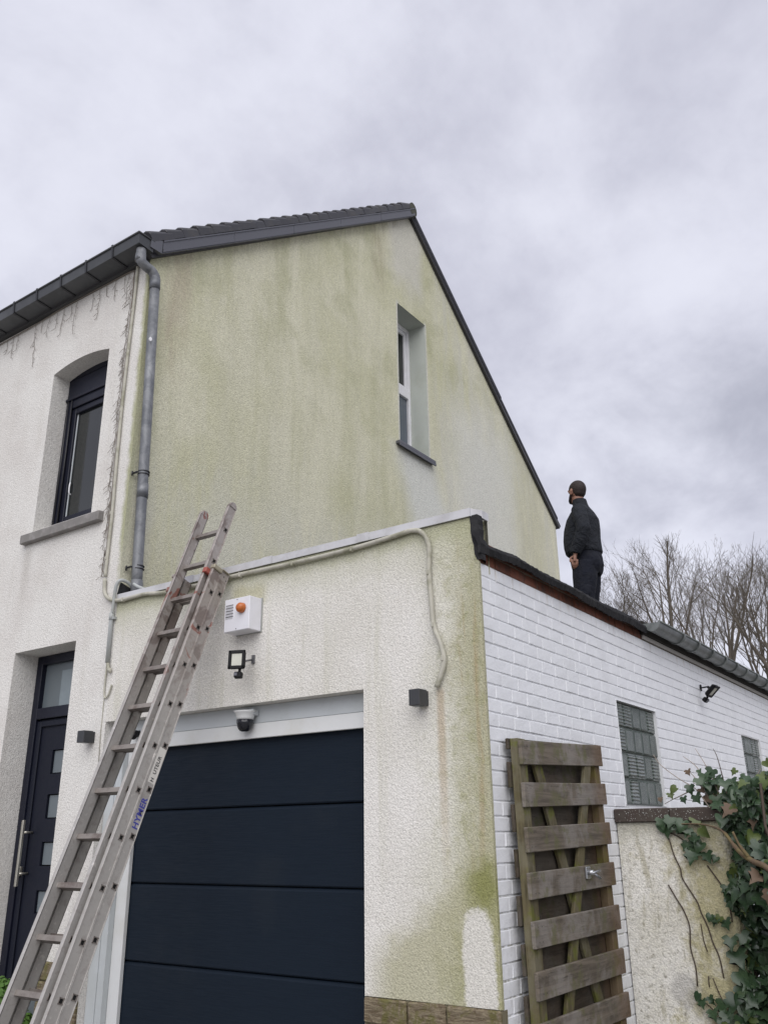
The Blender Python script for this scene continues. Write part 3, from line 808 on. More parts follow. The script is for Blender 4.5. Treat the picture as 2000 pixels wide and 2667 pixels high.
TMs = [tile_mesh('roof_tile', .30), tile_mesh('roof_tile', .30)]
NT = 24
for i in range(NT):
    for c_ in range(3):
        y = -.075 + .1775 * i
        o = obj('roof_tile', TMs[(i + c_) % 2], MT['tile'], house, loc=(-3.052 - .302 * c_, y, 6.592 + .1345 * i + random.uniform(-.004, .004)))
        o.rotation_euler = (random.uniform(-.012, .012), random.uniform(-.02, .02), random.uniform(-.01, .01))
b = BM()
for i in range(20):
    x = -3.05 - .33 * i
    tube(b, [(x, 4.28, 9.835), (x - .34, 4.28, 9.82)], [(.085, .115), (.08, .105)], 14)
o = obj('ridge_tile', b, MT['moss'], house)
b = BM()
vs0, vs1 = 6.478, 6.612     # verge strip, bottom and top offsets
cuts = [.045, .905, 1.79, 2.63, 3.48, 4.31]
pieces = [None] + list(zip(cuts, cuts[1:]))
for pc in pieces:
    b = BM()
    if pc is None:
        prism(b, [(-3.052, -.085, 6.505), (-3.052, .042, 6.478 + .757 * .042), (-3.052, .042, vs1 + .757 * .042), (-3.052, -.085, 6.590)], (-.085, 0, 0))
    else:
        y0, y1 = pc[0] + .004, pc[1]
        f = lambda y, o_: o_ + .757 * y
        d = .006 * (pieces.index(pc) % 2)
        prism(b, [(-3.052, y0, f(y0, vs0)), (-3.052, y1, f(y1, vs0)), (-3.052, y1, f(y1, vs1)), (-3.052, y0, f(y0, vs1))], (-.085, 0, 0))
        prism(b, [(-3.046 + d * .5, y0, f(y0, vs0 + .012)), (-3.046 + d * .5, y1, f(y1, vs0 + .012)), (-3.046 + d * .5, y1, f(y1, vs0 + .045)), (-3.046 + d * .5, y0, f(y0, vs0 + .045))], (-.0055 - d * .5, 0, 0))
        prism(b, [(-3.044, y0, f(y0, vs1 - .012)), (-3.044, y1, f(y1, vs1 - .012)), (-3.044, y1, f(y1, vs1 + .004)), (-3.044, y0, f(y0, vs1 + .004))], (-.02, 0, 0))
    obj('verge_board', b, MT['slate'], house)
def gz2(y): return 9.79 - .805 * (y - 4.33)
for y0, y1 in ((4.33, 6.70), (6.703, 8.50)):
    b = BM(); k = .012 if y0 > 5 else 0
    prism(b, [(-3.09 - k, y0, gz2(y0) - .018), (-3.09 - k, y1, gz2(y1) - .018), (-3.09 - k, y1, gz2(y1) + .030), (-3.09 - k, y0, gz2(y0) + .030)], (-.07, 0, 0))
    prism(b, [(-3.078 - k, y0, gz2(y0) + .012), (-3.078 - k, y1, gz2(y1) + .012), (-3.078 - k, y1, gz2(y1) + .042), (-3.078 - k, y0, gz2(y0) + .042)], (-.10, 0, 0))
    obj('verge_board', b, MT['slate'], house)

# --- eaves gutter
b = BM()
gp = [(-.215, 6.585), (-.205, 6.482), (-.05, 6.470), (-.045, 6.58)]
X0, X1 = -10.0, -3.062
for (ya, za), (yb, zb) in zip(gp, gp[1:]):
    poly(b, [(X0, ya, za), (X1, ya, za), (X1, yb, zb), (X0, yb, zb)])
poly(b, [(X1, y, z) for y, z in gp])
for y in (-.222,):
    tube(b, [(X0, y + .006, 6.586), (X1 + .004, y + .006, 6.586)], .011, 8)
tube(b, [(X1 + .003, -.216, 6.588), (X1 + .003, -.045, 6.583)], .009, 8)
poly(b, [(X0, -.2, 6.545), (X1, -.2, 6.545), (X1, -.05, 6.545), (X0, -.05, 6.545)])
gut = obj('gutter', b, MT['gutter'], house)
for k in range(19):
    x = -3.418 - .373 * k
    b = BM()
    for (ya, za), (yb, zb) in zip([(-.222, 6.600), (-.219, 6.583), (-.209, 6.478), (-.05, 6.464)], [(-.219, 6.583), (-.209, 6.478), (-.05, 6.464), (-.012, 6.50)]):
        d = Vector((0, yb - ya, zb - za)); c_ = Vector((x, (ya + yb) / 2, (za + zb) / 2))
        obox(b, c_, Vector((1, 0, 0)), d, d.cross(Vector((1, 0, 0))), .022, d.length + .006, .007)
    obj('gutter_bracket', b, MT['strap'], gut)
b = BM(); box(b, (-10, -.045, 6.44), (-3.16, .0, 6.56)); obj('soffit_board', b, simple('dark_soffit', (.05, .05, .05), .8), house)

# --- downpipe
pp = curve_pts([(-3.115, -.135, 6.47), (-3.11, -.135, 6.40), (-3.105, -.125, 6.345), (-3.095, -.07, 6.315), (-3.09, -.03, 6.305), (-3.083, .012, 6.26), (-3.08, .018, 6.20)], 5)
b = BM(); tube(b, pp, .044, 16, cap=False)
tube(b, [(-3.08, .019, 6.20), (-3.08, .062, 4.95), (-3.08, .105, 3.60), (-3.08, .118, 3.386)], .043, 16)
dp = obj('downpipe', b, MT['pipe'], house, smooth=True)
for a, c_ in (((-3.115, -.135, 6.42), (-3.115, -.135, 6.35)), ((-3.08, .016, 6.235), (-3.08, .020, 6.13)), ((-3.08, .086, 4.30), (-3.08, .090, 4.18)), ((-3.08, .112, 3.50), (-3.08, .118, 3.387))):
    b = BM(); tube(b, [a, c_], .0465, 16); obj('pipe_socket', b, MT['pipe'], dp)
for z in (4.395, 3.60):
    y = .018 + (6.2 - z) * .0362
    b = BM()
    for dz in (.012, -.012): tube(b, [(-3.08, y, z + dz - .004), (-3.08, y, z + dz + .004)], .049, 16)
    box(b, (-3.149, y - .062, z - .006), (-3.09, y - .050, z + .006)); tube(b, [(-3.13, y - .075, z + .01), (-3.13, y - .075, z - .03)], .006, 6)
    obj('pipe_clamp', b, MT['strap'], dp)
b = BM(); tube(b, [(-3.044, -.006, 5.60), (-3.036, -.0085, 5.60)], .013, 12)
for v in b.verts: v.co.z = 5.60 + (v.co.z - 5.60) * 1.5
b2 = obj('round_sticker', b, MT['pvcwin'], dp)
# flashing behind the coping at the corner
b = BM(); prism(b, [(-3.148, -.012, 3.372), (-3.148, .01, 3.47), (-3.148, .55, 3.30), (-3.148, .55, 3.20)], (.012, 0, 0))
box(b, (-3.14, .13, 3.30), (-3.02, .30, 3.42)); obj('corner_flashing', b, MT['bitumen'], house)

# --- plinth stones
def stones(parent, x0, x1, top, rows, seed):
    rnd = random.Random(seed); z = top
    for r_ in range(rows):
        h = .125 + rnd.uniform(-.01, .01); x = x0 - (0 if r_ % 2 else .0)
        first = True
        while x < x1 - .01:
            w = rnd.uniform(.19, .30) * (.5 if first and r_ % 2 else 1); first = False
            w = min(w, x1 - x)
            if x1 - (x + w) < .06: w = x1 - x
            b = BM(); box(b, (x + .004, -.012 - rnd.uniform(0, .008), z - h + .004), (x + w - .004, .06, z - .003), .008)
            for v in b.verts: v.co += Vector((rnd.uniform(-.003, .003), rnd.uniform(-.003, .003), rnd.uniform(-.003, .003)))
            obj('plinth_stone', b, MT['plinth'], parent); x += w
        z -= h
    b = BM(); box(b, (x0, .002, z), (x1 - .002, .055, top - .004)); obj('plinth_mortar', b, simple('plinth_mortar', (.16, .14, .09), .95), parent)
stones(house, DX1, -3.151, .82, 6, 3)

# ------------------------------------------------------------------ garage
garage = empty('garage', (0, 0, 0), 'flat-roofed garage with cream render front, navy sectional door and white painted brick side', 'garage')
OX0, OX1, OZ1 = -3.15, -.808, 2.412
b = BM()
sheet(b, [OX0 + .0005, OX1, -.4, 0], [0, .82, OZ1, 2.9, 3.32], [(OX0, OX1, 0, OZ1), (OX1, 0, 0, .82)], lambda u, v: (u, 0, v))
poly(b, [(OX1, 0, .6), (OX1, 0, OZ1), (OX1, .3, OZ1), (OX1, .3, .6)])
poly(b, [(OX0, 0, OZ1), (OX0, .3, OZ1), (OX1, .3, OZ1), (OX1, 0, OZ1)])
poly(b, [(0, 0, .82), (0, .022, .82), (0, .022, 3.05), (0, 0, 3.05)])
poly(b, [(OX0, .13, 3.0), (0, .13, 3.0), (0, .13, 3.33), (OX0, .13, 3.33)])
obj('front_wall', b, MT['gfront'], garage)
stones(garage, OX1, 0, .82, 6, 5)
# coping along the top of the front
xs = [-3.135, -2.35, -1.60, -.80, -.035]
for i, (a, c_) in enumerate(zip(xs, xs[1:])):
    b = BM(); k = .0025 * (i % 2)
    prism(b, [(a, -.014 - k, 3.322), (a, -.016 - k, 3.368 + k), (a, .118, 3.372 + k), (a, .125, 3.34), (a, .11, 3.335), (a, .0, 3.335), (a, -.004, 3.322)], (c_ - a + .004, 0, 0))
    obj('coping_piece', b, MT['cap'], garage)
for x in xs[1:-1]:
    b = BM(); prism(b, [(x - .04, -.020, 3.321), (x - .04, -.022, 3.374), (x - .04, .118, 3.378), (x - .04, .0, 3.33)], (.09, 0, 0))
    obj('coping_joint', b, simple('joint_patch', (.40, .40, .43), .5) if x == xs[1] else MT['cap'], garage)
b = BM(); prism(b, [(-.037, -.016, 3.322), (-.037, -.016, 3.37), (.012, .05, 3.366), (.012, .05, 3.318)], (0, .075, 0)); obj('coping_end', b, MT['cap'], garage)

# door surround boards
b = BM(); box(b, (-3.149, .098, 2.300), (-.81, .12, 2.411), .002); obj('fascia_board', b, MT['pvcgrey'], garage)
b = BM(); box(b, (-3.149, .088, 2.204), (-.81, .112, 2.297), .003); obj('fascia_board', b, MT['pvc'], garage)
b = BM(); box(b, (-3.148, .055, .02), (-3.055, .085, 2.20), .003); obj('casing_board', b, MT['pvcgrey'], garage)
b = BM(); box(b, (-3.0535, .060, .02), (-2.991, .118, 2.20), .003); obj('casing_board', b, MT['pvcgrey'], garage)
b = BM(); box(b, (-2.989, .104, .02), (-2.885, .135, 2.203), .003); obj('casing_board', b, MT['pvc'], garage)
b = BM(); box(b, (-3.03, .0905, .5), (-3.02, .12, 2.2)); obj('casing_bead', b, MT['pvc'], garage)
gd = obj('garage_door', (lambda b: (box(b, (-2.96, .185, .02), (-.80, .20, 2.26)), b)[-1])(BM()), MT['dark'], garage)
zs = [.02, .375, .848, 1.324, 1.789, 2.25]
for a, c_ in zip(zs, zs[1:]):
    b = BM()
    prof = [(.142, a + .004), (.136, a + .012), (.136, c_ - .022), (.150, c_ - .006), (.156, c_ - .003), (.18, c_ - .003), (.18, a + .003)]
    prism(b, [(-2.90, y, z) for y, z in prof], (2.09, 0, 0))
    obj('door_panel', b, MT['gdoor'], gd)

# --- brick side wall: every brick a mesh, laid in stretcher courses
BH, BL = .0755, .1885
def brick_mesh(name, L, H, D, mat, seed):
    rnd = random.Random(seed); b = BM()
    g = .0042; hj = .0075
    y0, y1, z0, z1 = -L / 2 + g / 2, L / 2 - g / 2, -H / 2 + hj / 2, H / 2 - hj / 2; c_ = .0035
    back = [b.verts.new((-D, y, z)) for y, z in ((y0, z0), (y1, z0), (y1, z1), (y0, z1))]
    mid = [b.verts.new((-c_, y, z)) for y, z in ((y0, z0), (y1, z0), (y1, z1), (y0, z1))]
    fr = [b.verts.new((rnd.uniform(-.0012, .0012), y + rnd.uniform(-.001, .001), z + rnd.uniform(-.001, .001))) for y, z in ((y0 + c_, z0 + c_), (y1 - c_, z0 + c_), (y1 - c_, z1 - c_), (y0 + c_, z1 - c_))]
    for A, B in ((back, mid), (mid, fr)):
        for k in range(4): b.faces.new((A[k], A[(k + 1) % 4], B[(k + 1) % 4], B[k]))
    b.faces.new(fr)
    me = bpy.data.meshes.new(name); b.normal_update(); b.to_mesh(me); b.free(); me.materials.append(mat); return me
BX = -.004
full = [brick_mesh('brick', BL, BH, .03, MT['wbrick'], s) for s in range(6)]
half = [brick_mesh('brick', BL / 2, BH, .03, MT['wbrick'], s) for s in range(3)]
W1 = (1.935, 2.770, 1.785, 2.492); W2 = (5.370, 6.150, 1.785, 2.535)
ZT = 3.048; YEND = 10.5
rb = random.Random(11)
bricks = []
ROWS = 39
for r_ in range(ROWS):
    zc = ZT - BH * (r_ + .5)
    off = 0 if r_ % 2 == 0 else -BL / 2
    off += [0, .02, -.03, .01][(r_ * 7) % 4] if r_ > 0 else 0
    y = .022 + off
    while y < YEND:
        y0, y1 = y, y + BL; y += BL
        parts_ = [(max(y0, .022), y1)]
        for w0, w1, wz0, wz1 in (W1, W2):
            if wz0 - .01 < zc < wz1 + .01:
                np_ = []
                for a, c_ in parts_:
                    if c_ <= w0 or a >= w1: np_.append((a, c_)); continue
                    if a < w0: np_.append((a, w0 - .002))
                    if c_ > w1: np_.append((w1 + .002, c_))
                parts_ = np_
        for a, c_ in parts_:
            if c_ - a > .02: bricks.append((a, c_, zc, r_))
# parts: the nearest and largest ones; the rest of the wall is one stuff part
cpos = Vector((2.246, -4.15, 1.6))
def vis(bk):
    a, c_, z, r_ = bk
    p = Vector((0, (a + c_) / 2, z)) - cpos
    dd = p.length
    img = p.dot(U_) / p.dot(F_)
    pen = 0 if img > -.60 else 5
    if 0.2 < (a + c_) / 2 < 1.28 and z < 2.0: pen += 2.5
    if (a + c_) / 2 > 1.70 and z < 1.66: pen += 6
    return dd / ((c_ - a) / BL) ** .5 + pen
bricks.sort(key=vis)
NB = 255
me_cache = {}
for a, c_, z, r_ in bricks[:NB]:
    L = round(c_ - a, 3)
    if abs(L - BL) < .002: me = rb.choice(full)
    else:
        me = me_cache.get(L) or me_cache.setdefault(L, brick_mesh('brick', L, BH, .03, MT['wbrick'], int(L * 1000)))
    o = obj('brick', me, MT['wbrick'], garage, loc=(BX + rb.uniform(-.0016, .0016), (a + c_) / 2, z + rb.uniform(-.0012, .0012)))
    o.rotation_euler = (rb.uniform(-.006, .006), rb.uniform(-.008, .008), rb.uniform(-.008, .008))
b = BM()
for a, c_, z, r_ in bricks[NB:]:
    y0, y1, z0, z1 = a + .002, c_ - .002, z - BH / 2 + .00425, z + BH / 2 - .00425; k = .0035; dx = BX + rb.uniform(-.0016, .0016)
    mid = [b.verts.new((dx - k, y, zz)) for y, zz in ((y0, z0), (y1, z0), (y1, z1), (y0, z1))]
    bk_ = [b.verts.new((dx - .03, y, zz)) for y, zz in ((y0, z0), (y1, z0), (y1, z1), (y0, z1))]
    fr = [b.verts.new((dx + rb.uniform(-.001, .001), y, zz)) for y, zz in ((y0 + k, z0 + k), (y1 - k, z0 + k), (y1 - k, z1 - k), (y0 + k, z1 - k))]
    for A, B in ((bk_, mid), (mid, fr)):
        for q in range(4): b.faces.new((A[q], A[(q + 1) % 4], B[(q + 1) % 4], B[q]))
    b.faces.new(fr)
tag(obj('brickwork', b, MT['wbrick'], garage), kind='stuff')
b = BM()
mx_ = BX - .0062
sheet(b, [.02, W1[0], W1[1], W2[0], W2[1], YEND], [0, W1[2], W1[3], W2[3], ZT], [W1, W2], lambda u, v: (mx_, u, v))
for y0, y1, z0, z1 in (W1, W2):
    for q in (((y0, z0), (y0, z1)), ((y1, z1), (y1, z0)), ((y0, z1), (y1, z1)), ((y1, z0), (y0, z0))):
        poly(b, [(-.001, q[0][0], q[0][1]), (-.001, q[1][0], q[1][1]), (-.14, q[1][0], q[1][1]), (-.14, q[0][0], q[0][1])])
obj('mortar', b, MT['wmortar'], garage)
# unpainted red courses under the felt
b = BM(); sheet(b, [.02, 10.5], [ZT, 3.150], [], lambda u, v: (-.012, u, v)); obj('red_mortar', b, MT['rmortar'], garage)
rfull = [brick_mesh('brick', BL, .070, .03, MT['rbrick'], s + 40) for s in range(4)]
for r_ in range(2):
    y = .022 + BL / 2 + (BL / 2 if r_ else 0)
    while y < 2.75:
        o = obj('brick', rb.choice(rfull), MT['rbrick'], garage, loc=(-.006 + rb.uniform(-.004, .003), y, ZT + .036 + .071 * r_))
        o.rotation_euler = (rb.uniform(-.01, .01), rb.uniform(-.02, .02), 0); y += BL

# --- glass block windows
def glass_window(wn, cols, rows, seed):
    y0, y1, z0, z1 = wn
    b = BM(); sheet(b, [y0, y1], [z0, z1], [], lambda u, v: (-.038, u, v))
    fr = obj('glass_block_window', b, MT['glassj'], garage)
    cw, rh = (y1 - y0) / cols, (z1 - z0) / rows
    b = BM(); g = .006
    hw, hh = cw / 2 - g, rh / 2 - g
    bk_ = [b.verts.new((-.02, y, z)) for y, z in ((-hw, -hh), (hw, -hh), (hw, hh), (-hw, hh))]
    md = [b.verts.new((0, y, z)) for y, z in ((-hw, -hh), (hw, -hh), (hw, hh), (-hw, hh))]
    ft = [b.verts.new((.008, y, z)) for y, z in ((-hw + .012, -hh + .012), (hw - .012, -hh + .012), (hw - .012, hh - .012), (-hw + .012, hh - .012))]
    for A, B in ((bk_, md), (md, ft)):
        for q in range(4): b.faces.new((A[q], A[(q + 1) % 4], B[(q + 1) % 4], B[q]))
    b.faces.new(ft)
    me = bpy.data.meshes.new('glass_block'); b.to_mesh(me); b.free(); me.materials.append(MT['glassb'])
    for i in range(cols):
        for j in range(rows):
            obj('glass_block', me, MT['glassb'], fr, loc=(-.028, y0 + cw * (i + .5), z0 + rh * (j + .5)))
glass_window(W1, 5, 4, 1); glass_window(W2, 5, 4, 2)

# --- flat roof: felt, upstand and torn edge
b = BM(); sheet(b, [-3.149, .02], [.13, 10.5], [], lambda u, v: (u, v, 3.14)); obj('roof_deck', b, MT['bitumen'], garage)
b = BM()
rf = random.Random(4)
ny = 130; rowsv = []
for i in range(ny + 1):
    y = -.02 + (2.66 + .02) * i / ny
    w = .5 * sin(y * 5.3) + .5 * sin(y * 11.7 + 1) + rf.uniform(-.35, .35)
    top = 3.160 + .006 * sin(y * 4) + .05 * max(0, 1 - (y + .02) / .10)
    ov = .060 + .010 * sin(y * 6.1 + .5)
    ov = min(ov, .022 + max(0, y) * .12)
    bot = 3.082 + .009 * w + .018 * max(0, sin(y * 2.1 + .3))
    pr_ = [(-.12 if y > .135 else ov - .045, y, top - .004), (ov - .03, y, top + .003), (ov, y, top - .014), (ov + .010, y, (top + bot) / 2), (ov - .004, y, bot), (ov - .016, y, bot + .004), (ov - .014, y, (top + bot) / 2), (ov - .03, y, top - .022)]
    rowsv.append([b.verts.new((q[0] + (rf.uniform(-.003, .004) if 0 < k < 6 else 0), q[1], q[2] + (rf.uniform(-.003, .003) if 1 < k < 6 else 0))) for k, q in enumerate(pr_)])
for A, B in zip(rowsv, rowsv[1:]):
    for k in range(7): b.faces.new((A[k], A[k + 1], B[k + 1], B[k]))
b.faces.new(rowsv[0]); b.faces.new(rowsv[-1][::-1])
obj('roof_felt_edge', b, MT['bitumen'], garage, smooth=False)
b = BM(); rr = []
for i in range(10):
    z = 3.325 - i * .030; f_ = i / 9
    rr.append([b.verts.new((-.038 + .030 * f_ ** 2 + rf.uniform(-.004, .004), -.005 - rf.uniform(0, .004), z)), b.verts.new((.006 + .010 * f_ + rf.uniform(-.005, .005), -.002 + .006 * f_, z + .004)), b.verts.new((.010 + .012 * f_ + rf.uniform(-.005, .005), .045, z + rf.uniform(-.004, .004))), b.verts.new((-.030, .13, z))])
for A, B in zip(rr, rr[1:]):
    for k in range(3): b.faces.new((A[k], A[k + 1], B[k + 1], B[k]))
obj('torn_felt_flap', b, MT['bitumen'], garage)
# fascia, soffit gap and half round gutter along the rear part of the side
b = BM(); box(b, (-.002, 2.64, 3.052), (.016, 10.5, 3.082), .003); obj('timber_batten', b, simple('pale_batten', (.40, .385, .36), .8, var=.2, nscale=20), garage)
b = BM(); box(b, (-.02, 2.62, 3.084), (.03, 10.5, 3.19)); obj('gutter_fascia_board', b, simple('near_black_board', (.018, .015, .012), .95, bmp=.5), garage)  # near-black board behind the gutter
b = BM()
N = 10; gx, gzc, gr = .105, 3.168, .066
for r0, flip in ((gr, 1), (gr - .004, -1)):
    A = []
    for y in (2.60, 10.5):
        A.append([b.verts.new((gx + r0 * cos(pi + pi * k / N), y, gzc + (-.010 if y < 3 else .004) + r0 * sin(pi + pi * k / N))) for k in range(N + 1)])
    for k in range(N):
        f = b.faces.new((A[0][k], A[0][k + 1], A[1][k + 1], A[1][k])); f.smooth = True
    if r0 == gr: b.faces.new(A[0])
tube(b, [(gx + gr, 2.60, gzc - .006), (gx + gr, 10.5, gzc + .008)], .009, 8)
gg = obj('gutter', b, MT['ggutter'], garage)
for y in [3.218, 3.644, 4.086, 4.518, 4.926, 5.308, 5.741, 6.194, 6.62, 7.05, 7.5, 7.9, 8.35]:
    b = BM(); pts = [(gx + (gr + .008) * cos(pi + pi * k / 9), y, gzc - .002 + (gr + .008) * sin(pi + pi * k / 9)) for k in range(10)]
    for A, B in zip(pts, pts[1:]):
        d = Vector(B) - Vector(A); obox(b, (Vector(A) + Vector(B)) / 2, Vector((0, 1, 0)), d, d.cross(Vector((0, 1, 0))), .034, d.length + .003, .012, .003)
    obj('gutter_bracket', b, MT['ggutter'], gg)
# end and back walls so the box is closed
b = BM(); poly(b, [(0, 10.5, 0), (-3.15, 10.5, 0), (-3.15, 10.5, 3.14), (0, 10.5, 3.14)]); obj('rear_wall', b, MT['wmortar'], garage)

# ------------------------------------------------------------------ things on the front
def T(name, loc, label, cat, group=None): return empty(name, loc, label, cat, group)

al = T('alarm_box', (-1.76, 0, 2.87), 'white alarm siren box with round orange lens, on render above garage door', 'alarm')
b = BM(); box(b, (-1.865, -.120, 2.872), (-1.640, -.004, 3.094), .004); hs = obj('housing', b, MT['alarm'], al)
b = BM(); box(b, (-1.862, -.006, 2.868), (-1.632, -.0005, 3.10)); obj('back_plate', b, simple('plate_grey', (.35, .36, .34), .6), al)
b = BM()
for i in range(9):
    a0 = i / 8 * pi / 2
tube(b, [(-1.705, -.121, 3.018), (-1.705, -.128, 3.018), (-1.705, -.146, 3.018), (-1.705, -.158, 3.018), (-1.705, -.163, 3.018)], [.035, .0345, .032, .022, .008], 20)
obj('warning_lens', b, MT['orange'], al)
for k in range(5):
    z = 3.052 - .0195 * k
    b = BM(); box(b, (-1.852, -.1215, z - .0026), (-1.785, -.1195, z + .0020)); obj('vent_slot', b, MT['inkblack'], al)
    b = BM(); prism(b, [(-1.851, -.1205, z - .0155), (-1.851, -.1265, z - .0045), (-1.851, -.1205, z - .0037)], (.065, 0, 0)); obj('vent_louvre', b, MT['alarm'], al)
for z in (3.083, 2.886):
    b = BM(); tube(b, [(-1.752, -.1195, z), (-1.752, -.122, z)], .0035, 8); obj('screw', b, MT['anth'], al)


def floodlight(name, loc, yaw, pitch, wallpt, wn, label, s=1.0):
    t = T(name, loc, label, 'floodlight')
    q = Matrix.Rotation(yaw, 3, 'Z') @ Matrix.Rotation(pitch, 3, 'X')
    c_ = Vector(loc); X, Y, Z = q.col[0], q.col[1], q.col[2]
    P = lambda x, y, z: c_ + (X * x + Y * y + Z * z) * s
    b = BM(); obox(b, P(0, 0, 0), X, Y, Z, .105 * s, .030 * s, .115 * s, .010 * s)
    for sx_, sz_, wx, wz in ((0, .050, .112, .022), (0, -.050, .112, .022), (.045, 0, .022, .122), (-.045, 0, .022, .122)):
        obox(b, P(sx_, -.017, sz_), X, Y, Z, wx * s, .012 * s, wz * s, .003 * s)
    obj('lamp_body', b, MT['black'], t)
    b = BM(); obox(b, P(0, -.0155, 0), X, Y, Z, .072 * s, .004 * s, .082 * s); obj('led_panel', b, MT['led'], t)
    b = BM(); tube(b, [P(.02, 0, -.055), P(.02, -.005, -.082)], .009 * s, 8); obox(b, P(.015, -.008, -.10), X, Y, Z, .052 * s, .040 * s, .040 * s, .006 * s)
    sn_ = obj('motion_sensor', b, MT['black'], t)
    b = BM(); obox(b, P(.002, -.030, -.098), X, Y, Z, .022 * s, .006 * s, .022 * s, .003 * s); obj('sensor_lens', b, simple('sensor_lens_grey', (.10, .10, .12), .3, bmp=0), sn_)
    b = BM(); w = Vector(wallpt)
    tube(b, [P(.0, .012, .0), P(.0, .045, .0)], .011 * s, 8)
    tube(b, [P(0, .045, 0), w], .007 * s, 6); obox(b, w + Vector(wn) * .006, Vector(wn), Vector((0, 0, 1)), Vector(wn).cross(Vector((0, 0, 1))), .010, .055 * s, .022 * s)
    obj('wall_bracket', b, MT['black'] if wn[0] else simple('grey_bracket', (.16, .16, .17), .4, .5), t)
    return t
floodlight('floodlight', (-1.710, -.135, 2.672), radians(26), radians(-4), (-1.695, 0, 2.695), (0, -1, 0), 'small black LED floodlight with motion sensor below the white alarm box', 1.0)
floodlight('floodlight', (.12, 4.036, 2.80), radians(84), radians(48), (.0, 4.121, 2.843), (1, 0, 0), 'small black LED floodlight on the white brick wall below the gutter', 1.05)


def cubelamp(x0, x1, z0, z1, label):
    t = T('wall_lamp', ((x0 + x1) / 2, 0, z0), label, 'wall lamp', 'square up and down wall lamps either side of the openings')
    b = BM(); box(b, (x0, -.10, z0), (x1, -.022, z1), .002); obj('lamp_housing', b, MT['anth'], t)
    b = BM(); box(b, (x0 + .004, -.0215, z0 + .004), (x1 - .004, -.0005, z1 - .004)); obj('mounting_plate', b, MT['anth'], t)
    b = BM(); box(b, (x0 + .018, -.08, z0 - .002), (x1 - .018, -.042, z0 - .0005)); obj('lamp_glass', b, MT['panefrost'], t)
cubelamp(-.426, -.356, 2.272, 2.360, 'anthracite cube wall lamp on render right of the garage door')
cubelamp(-3.330, -3.252, 2.268, 2.352, 'anthracite cube wall lamp between the entrance door and the ladder')

dc = T('dome_camera', (-1.785, .06, 2.24), 'white and black dome security camera hanging over the garage door', 'security camera')
b = BM(); tube(b, [(-1.785, .035, 2.372), (-1.785, .035, 2.362), (-1.785, .035, 2.330), (-1.785, .035, 2.318)], [.078, .066, .056, .052], 24); obj('camera_base', b, MT['pvc'], dc)
b = BM(); tube(b, [(-1.785, .035, 2.318 - .075 * sin(a)) for a in (0, .3, .6, .9, 1.2, 1.45)], [.055 * cos(a) ** .6 for a in (0, .3, .6, .9, 1.2, 1.45)], 24); obj('dome', b, MT['blackgloss'], dc)
b = BM(); box(b, (-1.85, .035, 2.345), (-1.72, .097, 2.385), .006); obj('mounting_box', b, MT['pvcgrey'], dc)
bc = T('bullet_camera', (-2.88, .06, 2.29), 'small black camera on the lintel board behind the ladder rungs', 'security camera')
b = BM(); tube(b, [(-2.865, .03, 2.285), (-2.89, .078, 2.318)], [.020, .024], 12); obj('camera_body', b, MT['black'], bc)
b = BM(); tube(b, [(-2.87, .06, 2.31), (-2.87, .087, 2.33)], .010, 8); obj('camera_foot', b, MT['black'], bc)

# ------------------------------------------------------------------ cables
def cable(name, pts, r, mat, label, cat='cable', clips=(), sub=5, group=None):
    t = T(name, Vector(pts[0]), label, cat, group)
    b = BM(); tube(b, curve_pts(pts, sub), r, 8); obj('sheath', b, mat, t, smooth=True)
    for c_ in clips:
        b = BM(); c_ = Vector(c_)
        obox(b, c_, Vector((1, 0, 0)), Vector((0, 1, 0)), Vector((0, 0, 1)), .014 if c_.y > -5 else .01, r * 2.4, r * 2.1, .003)
        obj('cable_clip', b, mat, t)
    return t
rc = random.Random(8)
cable('cable_cover', [(-3.305, -.02, 3.52), (-3.285, -.02, 3.40), (-3.20, -.02, 3.335), (-3.06, -.022, 3.312), (-2.82, -.022, 3.316), (-2.57, -.022, 3.290), (-2.2, -.022, 3.288), (-1.83, -.022, 3.292), (-1.36, -.022, 3.284), (-.876, -.022, 3.288), (-.551, -.022, 3.306), (-.43, -.022, 3.314), (-.355, -.022, 3.285), (-.312, -.022, 3.197), (-.318, -.022, 3.032), (-.308, -.022, 2.856), (-.296, -.022, 2.715), (-.257, -.022, 2.611), (-.237, -.022, 2.522), (-.252, -.022, 2.455), (-.292, -.022, 2.368)],
      .015, MT['beige'], 'dirty beige cable sheath under the white coping, dropping down right of the garage door',
      clips=[(-1.83, -.024, 3.288), (-1.36, -.024, 3.280), (-.876, -.024, 3.284), (-.318, -.024, 3.032), (-.297, -.024, 2.72), (-.240, -.024, 2.522), (-3.05, -.024, 3.31)])
cable('cable_cover', [(-10, -.018, 6.43), (-7, -.018, 6.46), (-5.44, -.018, 6.470), (-4.37, -.018, 6.492), (-3.6, -.018, 6.488), (-3.36, -.018, 6.478), (-3.308, -.018, 6.45), (-3.297, -.018, 6.38), (-3.299, -.018, 6.0), (-3.310, -.018, 5.59), (-3.316, -.018, 5.0), (-3.309, -.018, 4.41), (-3.30, -.018, 4.07), (-3.305, -.018, 3.69), (-3.306, -.018, 3.54)],
      .013, MT['beige'], 'dirty cable sheath running below the eaves gutter and down the house corner',
      clips=[(-4.37, -.02, 6.49), (-3.299, -.02, 5.98), (-3.315, -.02, 5.0), (-3.304, -.02, 4.07), (-3.304, -.02, 3.69)])
